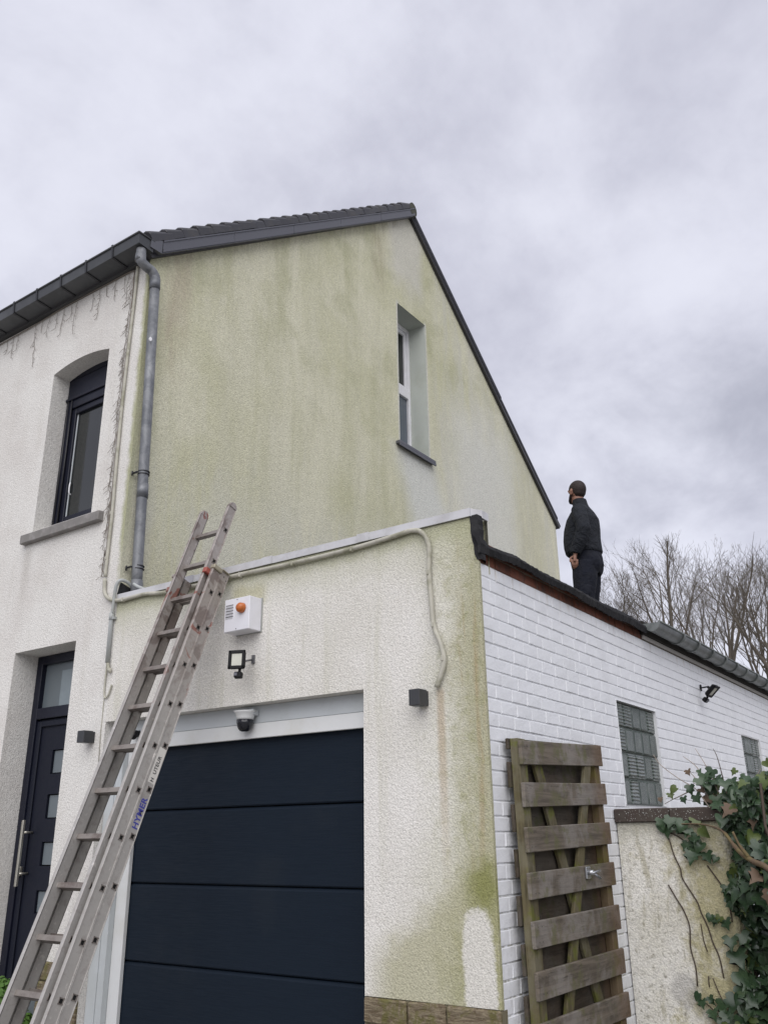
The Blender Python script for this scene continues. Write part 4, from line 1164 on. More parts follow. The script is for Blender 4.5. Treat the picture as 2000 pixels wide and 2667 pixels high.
cable('cable', [(-10, -.012, 6.375), (-5.4, -.012, 6.405), (-4.37, -.012, 6.44), (-3.7, -.012, 6.436), (-3.38, -.012, 6.43), (-3.345, -.012, 6.36), (-3.335, -.012, 5.9), (-3.345, -.012, 5.2), (-3.34, -.012, 4.4), (-3.33, -.012, 3.6)],
      .005, MT['wire'], 'thin brown cord that carries the icicle lights below the eaves')
t = T('conduit', (-3.17, 0, 2.84), 'grey plastic conduit with frayed wire end looping down beside the downpipe foot', 'conduit')
b = BM(); tube(b, curve_pts([(-3.115, .20, 3.37), (-3.11, .10, 3.44), (-3.10, .04, 3.47), (-3.105, -.02, 3.475), (-3.125, -.04, 3.44), (-3.145, -.035, 3.37), (-3.152, -.03, 3.30), (-3.165, -.024, 3.22)], 6), .013, 10); obj('bent_pipe', b, MT['greypvc'], t, smooth=True)
b = BM(); tube(b, curve_pts([(-2.95, .10, 3.40), (-3.0, .06, 3.425), (-3.04, .05, 3.45)], 4), .012, 8); obj('bent_pipe', b, MT['greypvc'], t, smooth=True)
b = BM(); tube(b, [(-3.166, -.022, 3.24), (-3.172, -.022, 3.19), (-3.168, -.022, 2.845)], .0165, 10); obj('straight_pipe', b, MT['greypvc'], t, smooth=True)
b = BM(); tube(b, [(-3.172, -.022, 3.225), (-3.172, -.022, 3.17)], .020, 10); box(b, (-3.16, -.03, 3.175), (-3.135, -.001, 3.195)); obj('pipe_socket', b, MT['greypvc'], t)
b = BM(); tube(b, curve_pts([(-3.168, -.02, 2.85), (-3.150, -.022, 2.80), (-3.135, -.02, 2.78)], 4), .012, 8); tube(b, [(-3.135, -.02, 2.80), (-3.13, -.02, 2.765)], [.015, .008], 8); obj('cable_end', b, MT['beige'], t)
b = BM(); tube(b, curve_pts([(-3.180, -.012, 2.84), (-3.187, -.012, 2.72), (-3.185, -.012, 2.62), (-3.165, -.012, 2.585), (-3.138, -.012, 2.60), (-3.115, -.012, 2.645), (-3.105, -.012, 2.675)], 5), .007, 6); obj('hooked_wire', b, MT['beige'], t, smooth=True)
b = BM(); tube(b, [(-3.186, -.006, 2.62), (-3.19, -.005, 2.35), (-3.172, -.004, 2.0)], .003, 5); obj('thin_wire', b, MT['beige'], t)

# icicle lights
ic = T('string_lights', (-3.34, 0, 4.0), 'tangle of thin brown icicle-light wires hanging below the gutter and down the corner', 'string lights')
ri = random.Random(21)
def icicle(b, p, L, side=0):
    n = max(2, int(L / .045)); pts = [Vector(p)]
    for i in range(n):
        q = pts[-1] + Vector((ri.uniform(-.014, .014) + side * .006, ri.uniform(-.004, .004), -L / n)); q.y = min(-.004, q.y); pts.append(q)
        if ri.random() < .9:
            s = ri.choice((-1, 1)); l = ri.uniform(.022, .065)
            e = q + Vector((s * l * .8, ri.uniform(-.012, .0), -l * ri.uniform(.2, .9)))
            tube(b, [q, (q + e) / 2 + Vector((0, 0, .004)), e], .0022, 3, cap=False)
    tube(b, pts, .0024, 3, cap=False)
x = -3.40; k = 0; LEN = [.34, .16, .26, .12, .40, .20, .30, .14]
while x > -6.4:
    b = BM()
    for j in range(1): icicle(b, (x + ri.uniform(-.03, .03), -.010, 6.425 + (x + 3.4) * .012), LEN[k % 8] * ri.uniform(.7, 1.2))
    obj('light_strand', b, MT['wire'], ic); x -= ri.uniform(.085, .15) * (2.1 if k % 7 == 5 else 1); k += 1
z = 6.36
while z > 3.62:
    b = BM(); icicle(b, (-3.345 + ri.uniform(-.035, .01), -.010, z), ri.uniform(.10, .22), -1)
    icicle(b, (-3.35 + ri.uniform(-.03, .01), -.010, z - .03), ri.uniform(.06, .16), -1)
    obj('light_strand', b, MT['wire'], ic); z -= ri.uniform(.08, .13)

# ------------------------------------------------------------------ ladder
LA = Vector((0, .348, .9375)).normalized(); LN = Vector((0, -LA.z, LA.y)); LX = Vector((1, 0, 0))
LP = Vector((0, -.118, 3.147))
def L(x, s, o): return Vector((x, 0, 0)) + LP + LA * s + LN * o
ladder = empty('ladder', L(-2.1, -3.38, .07), 'paint-spattered aluminium triple extension ladder leaning against the garage coping', 'ladder')
PITCH = .272
def rail(sec, xo, side, o, back, front, s0, s1, rungs, name='rail'):
    """xo: x of the outer face, side +1 when the outer face looks to +x; o: offset of the rung line"""
    b = BM(); th = .024; xi = xo - side * th
    def P(x, s, oo): return L(x, s, o + oo)
    ss_ = [s0, s1]; hs_ = []
    for r_ in rungs:
        ss_ += [r_ - .014, r_ + .014]; hs_.append((r_ - .014, r_ + .014, -.0115, .0115))
    # outer web recessed between flanges, with square rung holes
    sheet(b, ss_, [-back + .004, -.0115, .0115, front - .004], hs_, lambda u, v: P(xo - side * .0045, u, v))
    sheet(b, [s0, s1], [-back, front], [], lambda u, v: P(xi, u, v))
    for oo in (front - .003, -back + .003):
        obox(b, L((xo + xi) / 2, (s0 + s1) / 2, o + oo), LX, LA, LN, th, s1 - s0, .006, .0012)
    for s_ in (s0, s1):
        poly(b, [P(xo, s_, -back), P(xi, s_, -back), P(xi, s_, front), P(xo, s_, front)])
    return obj(name, b, MT['alu'], sec)
def rung(sec, x0, x1, s, o):
    b = BM(); c_ = L((x0 + x1) / 2, s, o); e = .0
    tw = (x1 - x0)
    ang = radians(20)
    a2 = (LA * cos(ang) + LN * -sin(ang)); n2 = (LN * cos(ang) + LA * sin(ang))
    a2, n2 = LA, LN
    # hollow square tube open at its ends
    for k, (u, v, wu, wv) in enumerate(((0, .0125, .030, .003), (0, -.0125, .030, .003), (.0135, 0, .003, .022), (-.0135, 0, .003, .022))):
        obox(b, c_ + n2 * u * 1.0 + a2 * v, LX, n2, a2, tw, wu, wv)
    # rim round each end
    for x in (x0, x1):
        for (u, v, wu, wv) in ((0, .0145, .034, .004), (0, -.0145, .034, .004), (.0150, 0, .004, .033), (-.0150, 0, .004, .033)):
            obox(b, L(x, s, o) + n2 * u + a2 * v, LX, n2, a2, .003, wu, wv)
    obox(b, c_, LX, n2, a2, tw - .010, .026, .022, 0, 1)  # dark core: shade inside the open ends put into colour
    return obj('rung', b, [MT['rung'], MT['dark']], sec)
def section(xl, xr, o, back, front, s0, s1, ph, label):
    b = BM(); obox(b, L((xl + xr) / 2, s0 + .01, o), LX, LA, LN, xr - xl - .05, .006, .02)
    sec = obj('ladder_section', b, MT['alu'], ladder); tag(sec, label)
    rs = [ph - PITCH * k for k in range(40) if s0 + .05 < ph - PITCH * k < s1 - .03]
    rail(sec, xr, 1, o, back, front, s0, s1, rs); rail(sec, xl, -1, o, back, front, s0, s1, rs)
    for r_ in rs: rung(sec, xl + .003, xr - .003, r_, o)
    return sec
S1o = .107; PITCH = .2685
sec1 = section(-2.272, -1.962, S1o, .024, .049, -2.86, .675, .478, 'narrow top section pushed up past the others')
PITCH = .272
sec2 = section(-2.318, -1.917, .0725, .0225, .056, -3.36, .135, -.032, 'middle section')
sec3 = section(-2.318, -1.918, 0, .024, .0475, -3.36, .170, 0.0, 'wall-side section with lettering on its rail')
# end caps, guide hooks
for x in (-2.272 + .012, -1.962 - .012):
    b = BM(); prism(b, [L(x - .0135, .672, S1o - .024), L(x - .0135, .70, S1o - .014), L(x - .0135, .716, S1o + .006), L(x - .0135, .706, S1o + .036), L(x - .0135, .672, S1o + .050)], (.027, 0, 0)); obj('end_cap', b, MT['alu'], sec1)
b = BM(); obox(b, L(-1.958, .105, .135), LX, LA, LN, .036, .040, .060, .004); obj('guide_bracket', b, MT['redpaint'], sec1)
b = BM(); obox(b, L(-2.290, .02, .125), LX, LA, LN, .040, .035, .055, .004); obj('guide_bracket', b, MT['alu'], sec1)
b = BM(); obox(b, L(-1.925, .146, .095), LX, LA, LN, .040, .032, .082, .004); obox(b, L(-1.922, .166, .02), LX, LA, LN, .030, .008, .070, .002); obj('guide_bracket', b, simple('brass_bracket', (.30, .27, .20), .5, .3), sec2)
b = BM(); obox(b, L(-2.310, .146, .095), LX, LA, LN, .036, .030, .08, .004); obj('guide_bracket', b, MT['alu'], sec2)
for s_, o_ in ((.13, .016), (.115, -.014)):
    b = BM(); tube(b, [L(-1.924, s_, o_), L(-1.9205, s_, o_)], .0045, 8); obj('rivet', b, MT['anth'], sec3)
# lettering
def lettering(txt, size, s, o, x, mat, parent, bold=0.0):
    cu = bpy.data.curves.new('lettering', 'FONT'); cu.body = txt; cu.size = size; cu.extrude = .0004; cu.offset = bold; cu.space_character = 1.05
    oo = bpy.data.objects.new('tmp', cu); COL.objects.link(oo)
    dg = bpy.context.evaluated_depsgraph_get(); me = bpy.data.meshes.new_from_object(oo.evaluated_get(dg))
    bpy.data.objects.remove(oo); me.name = 'lettering'
    # text x -> along the rail upward, text y -> towards the front (LN), normal -> +X
    base = L(x, s, o)
    for v in me.vertices:
        v.co = base + LA * v.co.x + LN * v.co.y + LX * v.co.z
    me.materials.clear(); me.materials.append(mat)
    return obj('lettering', me, mat, parent)
b = BM(); obox(b, L(-1.9218, -1.215, .008), LX, LA, LN, .0012, .215, .052); obj('paper_label', b, MT['label'], sec3)
lettering('H  UTEUR', .034, -1.315, -.004, -1.9208, MT['inkblack'], sec3, .0006)
b = BM()
lettering('HYMER', .054, -1.592, -.010, -1.9215, MT['inkblue'], sec3, .0016)

# ------------------------------------------------------------------ wooden gate panel leaning on the bricks
gate = empty('gate_panel', (.08, .74, 0), 'old wooden slatted gate panel, green with algae, leaning upright on the white bricks', 'gate')
lean = lambda z: .012 + .022 * max(0, (2.1 - z)) / 1.5
rg = random.Random(5)
def plank(y0, y1, zl0, zl1, zr0, zr1, xb, th, mat, name='slat', label=None):
    b = BM()
    A = [(y0, zl0), (y1, zr0), (y1, zr1), (y0, zl1)]
    v0 = [b.verts.new((xb + lean(z), y, z)) for y, z in A]; v1 = [b.verts.new((xb + th + lean(z), y, z)) for y, z in A]
    fs = [b.faces.new(v0[::-1]), b.faces.new(v1)]
    for k in range(4): fs.append(b.faces.new((v0[k], v0[(k + 1) % 4], v1[(k + 1) % 4], v1[k])))
    bmesh.ops.bevel(b, geom=list(b.edges), offset=.003, segments=1, affect='EDGES')
    o = obj(name, b, mat, gate)
    if label: o['label'] = label
    return o
SL = [(1.947, 2.070, 1.996, 2.123), (1.733, 1.856, 1.768, 1.892), (1.513, 1.635, 1.540, 1.665), (1.293, 1.418, 1.311, 1.438), (1.071, 1.194, 1.071, 1.202), (.845, .970, .839, .969), (.63, .751, .618, .742), (.41, .53, .40, .525), (.19, .31, .18, .305)]
for i, (a, c_, d_, e_) in enumerate(SL):
    y0 = .162 - .004 * i + rg.uniform(-.004, .004); y1 = 1.283 + rg.uniform(-.004, .004) + .003 * i
    plank(y0, y1, a, c_, d_, e_, .075, .021, MT['plank'])
for k in range(len(SL) - 1):
    up, dn = SL[k], SL[k + 1]
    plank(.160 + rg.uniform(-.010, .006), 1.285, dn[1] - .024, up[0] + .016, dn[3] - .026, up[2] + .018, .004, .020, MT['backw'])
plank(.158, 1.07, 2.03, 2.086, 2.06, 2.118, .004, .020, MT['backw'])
plank(.170, .262, .05, 2.085, .05, 2.085, .026, .048, MT['post'], 'upright')
plank(1.195, 1.275, .05, 2.118, .05, 2.118, .026, .048, MT['post'], 'upright')
def brace(y0, z0, y1, z1, xb, w=.085):
    b = BM(); d = Vector((0, y1 - y0, z1 - z0)); c_ = Vector((xb + .013 + lean((z0 + z1) / 2), (y0 + y1) / 2, (z0 + z1) / 2))
    obox(b, c_, Vector((1, 0, 0)), d, d.cross(Vector((1, 0, 0))), .022, d.length, w, .003); obj('brace', b, MT['post'], gate)
brace(.37, 2.05, 1.18, .345, .030)
brace(1.09, 2.05, .30, .18, .0535 - .002)
b = BM(); xx = .098 + lean(1.39)
box(b, (xx, .83, 1.362), (xx + .012, .89, 1.425), .003); tube(b, [(xx, .852, 1.395), (xx + .045, .852, 1.395)], .014, 10); tube(b, [(xx + .04, .84, 1.392), (xx + .05, .93, 1.402)], .007, 8); tube(b, [(xx + .03, .87, 1.395), (xx + .055, .915, 1.362)], .008, 8)
obj('latch', b, MT['galv'], gate)
for i, (a, c_, d_, e_) in enumerate(SL[:8]):
    b = BM()
    for yy in (.195, .235, 1.22, 1.255):
        for f_ in (.22, .78):
            z = (a + (c_ - a) * f_) * (1 if yy < .6 else 0) + (d_ + (e_ - d_) * f_) * (0 if yy < .6 else 1)
            x = .096 + lean(z); tube(b, [(x - .004, yy, z), (x + .0008, yy, z)], .0028, 6)
    obj('nail', b, MT['inkblack'], gate)
hk = T('wall_hook', (0, 1.40, 1.66), 'small rusty hook of wire on the white bricks beside the gate panel', 'hook')
b = BM(); tube(b, curve_pts([(0, 1.390, 1.70), (.02, 1.392, 1.69), (.028, 1.41, 1.65), (.03, 1.43, 1.615), (.022, 1.445, 1.60)], 5), .005, 6); obj('bent_wire', b, simple('rusty_wire', (.06, .04, .035), .8, bmp=0), hk)

# ------------------------------------------------------------------ garden wall
gwl = empty('garden_wall', (.33, 1.8, 0), 'low stained rendered garden wall with dark stone coping, meeting the white bricks', 'wall')
b = BM()
pts = [(.003, 1.70), (.655, 1.70), (.675, 1.706), (.690, 1.72), (.70, 1.75), (.70, 1.93), (.003, 1.93)]
prism(b, [(x, y, 0) for x, y in pts][::-1], (0, 0, 1.664))
for f in b.faces: f.material_index = 0
obj('rendered_wall', b, MT['gwall'], gwl)
b = BM(); box(b, (-.002, 1.672, 1.666), (.36, 1.96, 1.750), .006)
obj('coping_stone', b, MT['coping'], gwl)
b = BM(); box(b, (.364, 1.670, 1.665), (.725, 1.96, 1.748), .006); obj('coping_stone', b, MT['coping'], gwl)
b = BM(); rl = random.Random(2)
for k in range(150):
    x = rl.triangular(.0, .7, .1) if k < 110 else rl.uniform(.3, .7); z = rl.uniform(1.672, 1.745); r0 = rl.uniform(.0012, .0038)
    q = [b.verts.new((x + r0 * cos(a) * rl.uniform(.6, 1.2), 1.6695, z + r0 * sin(a) * rl.uniform(.6, 1.2))) for a in (0, 1.2, 2.5, 3.8, 5.1)]
    b.faces.new(q)
tag(obj('lichen_spots', b, MT['lichen'], gwl), kind='stuff')

# ------------------------------------------------------------------ ivy
ivy = empty('ivy_plant', (1.0, 1.5, 0), 'dark green ivy with thick woody stem sprawling over the garden wall end', 'plant')
def leaf_mesh(name, seed, mat):
    r = random.Random(seed); b = BM()
    out = [(0, -.02), (.20, -.16), (.42, -.06), (.50, .14), (.30, .26), (.42, .52), (.20, .50), (.06, .86), (0, 1.0)]
    if seed % 2: out = [(0, 0), (.24, -.20), (.46, -.12), (.56, .08), (.36, .24), (.52, .42), (.26, .46), (.12, .70), (0, .92)]
    if seed % 5 == 2: out = [(0, .02), (.22, -.14), (.42, .0), (.48, .28), (.36, .56), (.16, .80), (0, .94)]
    fold = r.uniform(.15, .50); curl = r.uniform(.10, .50)
    def P(x, y): return (x, y, abs(x) * fold - curl * (y - .3) ** 2 + r.uniform(-.012, .012))
    n = len(out); mid = [b.verts.new(P(0, o_[1])) if i in (0, n - 1) else b.verts.new((0, out[0][1] + (out[-1][1] - out[0][1]) * i / (n - 1), -curl * (out[0][1] + (out[-1][1]) * i / (n - 1) - .3) ** 2)) for i, o_ in enumerate(out)]
    for sgn in (1, -1):
        ed = [mid[0]] + [b.verts.new(P(sgn * x * r.uniform(.92, 1.08), y)) for x, y in out[1:-1]] + [mid[-1]]
        for i in range(n - 1):
            vs = [mid[i], ed[i], ed[i + 1], mid[i + 1]]
            u = []
            for v in vs:
                if v not in u: u.append(v)
            if len(u) >= 3: b.faces.new(u if sgn > 0 else u[::-1])
    me = bpy.data.meshes.new(name); b.normal_update(); b.to_mesh(me); b.free()
    for p_ in me.polygons: p_.use_smooth = True
    me.materials.append(mat); return me
LM = [leaf_mesh('ivy_leaf', s, MT['ivy']) for s in range(8)]
LY = [leaf_mesh('ivy_leaf', s, MT['ivy2']) for s in (1, 2, 4)]
LB = [leaf_mesh('ivy_leaf', s, MT['ivybrown']) for s in (3, 5)]
rv = random.Random(33)
def leaf_matrix(p, n, size, droop=.8):
    n = Vector(n).normalized()
    down = Vector((rv.uniform(-.6, .6), rv.uniform(-.3, .3), -droop)); t_ = (down - n * down.dot(n)).normalized()
    xx_ = t_.cross(n); m = Matrix((xx_ * size, t_ * size, n * size)).transposed().to_4x4(); m.translation = Vector(p); return m
def put_leaf(p, n, size, me, droop=.8):
    o = bpy.data.objects.new('ivy_leaf', me); COL.objects.link(o); o.parent = ivy
    o.matrix_parent_inverse = Matrix.Translation(-Vector(ivy.location)); o.matrix_basis = leaf_matrix(p, n, size, droop); return o
NLEAF = 0
# mass to the right of the wall: an uneven volume
def mass_front(x, z):
    """y of the front surface of the ivy mass at (x,z)"""
    return 1.60 - .35 * min(1, max(0, (x - .70) / .5)) + .10 * sin(7 * x + 3 * z) + .07 * sin(11 * z - 4 * x)
def edge_x(z):
    if z > 1.78: return .86
    if z > 1.5: return .72
    if z > .95: return .70 + .03 * sin(z * 9)
    return .66 - .10 * max(0, (.8 - z) / .3)
rv2 = random.Random(77)
cands = []
for k in range(5200):
    z = rv.uniform(.02, 1.93) if rv.random() < .9 else rv.uniform(1.6, 2.0)
    x = rv.uniform(edge_x(z), 2.3)
    top_lim = 1.88 + .09 * sin(x * 6) + .05 * sin(x * 15)
    if z > top_lim: continue
    dep = abs(rv.gauss(0, .16))
    y = mass_front(x, z) + dep
    n = Vector((rv.uniform(-.9, .8), -1, rv.uniform(-.3, 1.3)))
    cands.append((dep + .1 * max(0, x - 1.0) * 3 + max(0, .55 - z) * 1.2, Vector((x, y, z)), n, rv.uniform(.045, .100)))
# leaves over the coping end
for k in range(70):
    x = rv.uniform(.60, 1.0); z = 1.77 + abs(rv.gauss(0, .06)); y = rv.uniform(1.62, 1.95)
    cands.append((rv.uniform(0, .1), Vector((x, y, z)), Vector((rv.uniform(-.6, .6), -.8, rv.uniform(.1, 1))), rv.uniform(.05, .11)))
# hand placed ones on the face of the wall (x, z, size, kind)
hand = [(.315, 1.655, .085, 0), (.345, 1.615, .10, 0), (.375, 1.66, .08, 0), (.30, 1.635, .07, 0), (.41, 1.615, .095, 0), (.455, 1.640, .085, 0), (.43, 1.655, .07, 0), (.48, 1.60, .07, 0),
        (.52, 1.665, .08, 1), (.56, 1.60, .08, 1), (.455, 1.515, .065, 0), (.525, 1.55, .085, 0), (.50, 1.505, .10, 0), (.55, 1.515, .08, 0), (.49, 1.455, .10, 0), (.57, 1.455, .075, 0), (.62, 1.44, .05, 0),
        (.545, 1.12, .05, 0), (.575, 1.10, .06, 0), (.625, 1.085, .07, 0), (.60, 1.11, .05, 1), (.645, .985, .085, 0), (.66, .90, .12, 0), (.655, .80, .11, 0), (.70, 1.0, .10, 0),
        (.415, .690, .055, 0), (.43, .655, .06, 0), (.475, .675, .055, 0), (.485, .60, .07, 0), (.545, .64, .09, 0), (.56, .59, .09, 0), (.62, .66, .11, 0), (.66, .63, .10, 0), (.60, .57, .08, 0), (.52, .57, .06, 0), (.68, .72, .12, 0),
        (.66, 1.27, .07, 0), (.68, 1.20, .09, 0), (.70, 1.35, .06, 0)]
for x, z, s_, kd in hand:
    put_leaf((x, 1.682 - rv.uniform(0, .03), z + s_ * .35), (rv.uniform(-.35, .35), -1, rv.uniform(.0, .5)), s_, rv.choice(LY if kd else LM)); NLEAF += 1
# leaves standing above the wall on twigs
for x, z, s_, me in ((.355, 1.82, .05, LY[0]), (.42, 1.85, .065, LY[1]), (.31, 1.79, .035, LB[0]), (.50, 1.86, .07, LM[0]), (.53, 1.80, .07, LM[3]), (.495, 1.955, .045, LB[1]), (.60, 1.80, .085, LB[0]), (.565, 1.955, .04, LM[2]), (.60, 1.93, .08, LM[1]), (.655, 1.95, .09, LM[4]), (.685, 1.89, .07, LY[2]), (.57, 1.90, .08, LM[5]), (.80, 1.94, .05, LY[0]), (.78, 1.84, .09, LM[6]), (.87, 1.87, .09, LM[7]), (.93, 1.91, .08, LY[2]), (.97, 1.99, .06, LY[1]), (.98, 1.93, .06, LM[3]), (.63, 1.86, .09, LM[2]), (.72, 1.80, .10, LM[6]), (.46, 1.79, .05, LM[1]), (.56, 1.84, .05, LB[1])):
    put_leaf((x, 1.72 + rv.uniform(-.03, .05), z + .02), (rv.uniform(-.4, .4), -1, rv.uniform(0, .8)), s_, me); NLEAF += 1
cands.sort(key=lambda q: q[0])
nobj = 296 - NLEAF
for d_, p_, n_, s_ in cands[:nobj]:
    me = rv.choice(LM) if rv.random() < .82 else (rv.choice(LY) if rv.random() < .88 else rv.choice(LB)); put_leaf(p_, n_, s_, me)
b = BM()
for d_, p_, n_, s_ in cands[nobj:]:
    b2 = bmesh.new(); b2.from_mesh(rv.choice(LM)); b2.transform(leaf_matrix(p_, n_, s_))
    tm = bpy.data.meshes.new('t'); b2.to_mesh(tm); b2.free(); b.from_mesh(tm); bpy.data.meshes.remove(tm)
tag(obj('ivy_foliage', b, MT['ivy'], ivy, smooth=True), kind='stuff')
# dark inner mass of stems
b = BM()
for k in range(130):
    x = rv.uniform(.75, 2.3); y = mass_front(x, .8) + rv.uniform(.28, .55); p_ = Vector((x, y, 0)); pts = [p_]
    for i in range(9):
        p_ = p_ + Vector((rv.uniform(-.08, .08), rv.uniform(-.05, .05), rv.uniform(.14, .24))); pts.append(p_)
        if p_.z > 1.75: break
    tube(b, pts, rv.uniform(.003, .009), 4, cap=False)
tag(obj('inner_stems', b, MT['stem'], ivy), kind='stuff')
b = BM(); tube(b, curve_pts([(.40, 1.665, 1.650), (.555, 1.60, 1.648), (.66, 1.52, 1.632), (.745, 1.44, 1.60), (.80, 1.40, 1.535), (.845, 1.37, 1.485), (.92, 1.30, 1.445), (1.05, 1.2, 1.37), (1.2, 1.25, 1.0), (1.25, 1.4, .5), (1.2, 1.5, 0)], 5), [.004] * 6 + [.005] * 5 + [.007] * 5 + [.010] * 5 + [.013] * 5 + [.015] * 5 + [.016] * 5 + [.018] * 15, 10)
tube(b, curve_pts([(.90, 1.32, 1.46), (.86, 1.30, 1.53), (.84, 1.28, 1.60)], 4), [.011] * 4 + [.007] * 5, 8)
obj('woody_stem', b, MT['ivybark'], ivy, smooth=True)
stems = [[(.338, 1.567), (.357, 1.469), (.386, 1.392), (.391, 1.336), (.429, 1.266), (.466, 1.199), (.480, 1.144), (.510, 1.062), (.527, .983), (.553, .906), (.564, .794)],
         [(.299, 1.295), (.344, 1.209), (.372, 1.160), (.400, 1.065), (.390, .946), (.406, .846), (.404, .742)],
         [(.554, 1.409), (.615, 1.312), (.647, 1.251), (.652, 1.204), (.657, 1.097)],
         [(.35, 1.60), (.40, 1.575), (.455, 1.53), (.50, 1.48), (.56, 1.46), (.63, 1.44)],
         [(.47, 1.08), (.475, .99), (.488, .93)], [(.50, .79), (.53, .70), (.56, .65)], [(.475, .80), (.473, .74)], [(.40, .68), (.46, .64), (.52, .59), (.62, .56)]]
for s_ in stems:
    b = BM(); tube(b, curve_pts([(x, 1.692, z) for x, z in s_], 4), .0042 if len(s_) > 4 else .003, 6); obj('creeping_stem', b, MT['stem'], ivy)
tws = [[(.265, 2.088), (.313, 2.018), (.429, 1.925), (.528, 1.861), (.583, 1.783), (.64, 1.70)], [(.459, 2.067), (.53, 2.011), (.575, 1.949), (.62, 1.86)], [(.544, 2.111), (.594, 2.021), (.627, 1.942), (.67, 1.83)], [(.658, 2.103), (.681, 2.046), (.702, 1.926), (.72, 1.80)], [(.927, 1.965), (.886, 1.892), (.852, 1.779), (.84, 1.68)],
       [(.30, 1.775), (.36, 1.80), (.42, 1.82), (.50, 1.85)], [(.72, 1.84), (.80, 1.82), (.95, 1.80)], [(.50, 1.90), (.56, 1.87), (.60, 1.80)], [(.48, 1.98), (.53, 1.92), (.58, 1.84)], [(.63, 1.98), (.64, 1.88), (.66, 1.76)]]
for i, s_ in enumerate(tws):
    b = BM(); pts = curve_pts([(x, 1.80 - .02 * k, z) for k, (x, z) in enumerate(s_)], 4); tube(b, pts, [.0018 + .0028 * k / len(pts) for k in range(len(pts))], 5)
    obj('bare_twig', b, MT['twig'] if i != 3 else MT['stem'], ivy)

# ------------------------------------------------------------------ small greenery by the door
sh = empty('clipped_shrub', (-3.9, -.35, 0), 'round light green clipped shrub at the foot of the entrance door', 'shrub')
b = BM(); tube(b, [(-3.85, -.3, 0), (-3.86, -.3, .35)], .02, 8); obj('trunk', b, MT['bark'], sh)
b = BM(); rs_ = random.Random(9)
for (cx_, cy_, cz_, r0) in ((-3.86, -.16, .55, .17), (-3.66, -.16, .36, .20), (-3.98, -.10, .42, .20), (-3.55, -.12, .30, .12)):
    for k in range(1500):
        v = Vector((rs_.gauss(0, 1), rs_.gauss(0, 1), rs_.gauss(0, 1))).normalized(); p_ = Vector((cx_, cy_, cz_)) + v * r0 * rs_.uniform(.78, 1.04)
        s_ = rs_.uniform(.008, .015); u = v.orthogonal().normalized() * s_; w = v.cross(u).normalized() * s_ * 1.6; q_ = v * rs_.uniform(-.006, .01)
        f = b.faces.new([b.verts.new(p_ - w), b.verts.new(p_ + u + q_), b.verts.new(p_ + w + q_), b.verts.new(p_ - u)])
tag(obj('crown', b, MT['shrub'], sh), kind='stuff')
wd = empty('dry_weed', (-2.72, -.02, 0), 'tiny dry yellowish weed tips at the bottom of the garage door', 'plant')
for x, z, s_ in ((-2.80, .50, .05), (-2.62, .50, .06), (-2.66, .47, .05)):
    o = bpy.data.objects.new('leaf', LB[0]); COL.objects.link(o); o.parent = wd; o.matrix_parent_inverse = Matrix.Translation(-Vector(wd.location))
    o.matrix_basis = Matrix.Translation((x, .03, z - .05)) @ Matrix.Rotation(radians(80), 4, 'X') @ Matrix.Diagonal((s_ * .5, s_, s_, 1))
b = BM(); tube(b, [(-2.70, .04, 0), (-2.72, .03, .25), (-2.78, .03, .45)], .003, 5); tube(b, [(-2.70, .04, 0), (-2.66, .03, .25), (-2.63, .03, .45)], .003, 5); obj('stalk', b, MT['stem'], wd)

# ------------------------------------------------------------------ the man on the roof
PO = Vector((-.86, 3.8, 3.146))
man = empty('person', PO, 'man in dark navy work jacket and trousers standing on the garage roof, back turned', 'person')
yaw0 = radians(180 + 12)
RB = Matrix.Rotation(yaw0, 4, 'Z'); RBM = Matrix.Translation(PO) @ RB
HR = radians(-40)
def shape(bm, secs, seg=20):
    """stack of (cx, cy, z, rx, ry) ellipses -> closed loft"""
    rings = [[bm.verts.new((cx_ + rx * cos(2 * pi * k / seg), cy_ + ry * sin(2 * pi * k / seg), z)) for k in range(seg)] for cx_, cy_, z, rx, ry in secs]
    for A, B in zip(rings, rings[1:]):
        for k in range(seg): bm.faces.new((A[k], A[(k + 1) % seg], B[(k + 1) % seg], B[k]))
    bm.faces.new(rings[0][::-1]); bm.faces.new(rings[-1])
def ball(bm, c_, rx, ry, rz, R=None, u=16, v=10):
    m = Matrix.Translation(c_) @ (R.to_4x4() if R else Matrix.Identity(4)) @ Matrix.Diagonal((rx, ry, rz, 1))
    bmesh.ops.create_uvsphere(bm, u_segments=u, v_segments=v, radius=1, matrix=m)
HC = Vector((.015, 0, 1.738)); RH = Matrix.Rotation(HR, 3, 'Z') @ Matrix.Rotation(radians(-6), 3, 'Y')
def hp(x, y, z): return HC + RH @ Vector((x, y, z))
def fin(bm, name, mat, parent, vox, it=2):
    me = remeshed(bm, vox, it); me.transform(RBM); me.name = name
    return obj(name, me, mat, parent, smooth=True)
lw = Vector((.050, .225, 1.02)); rw = Vector((-.03, -.24, .95))
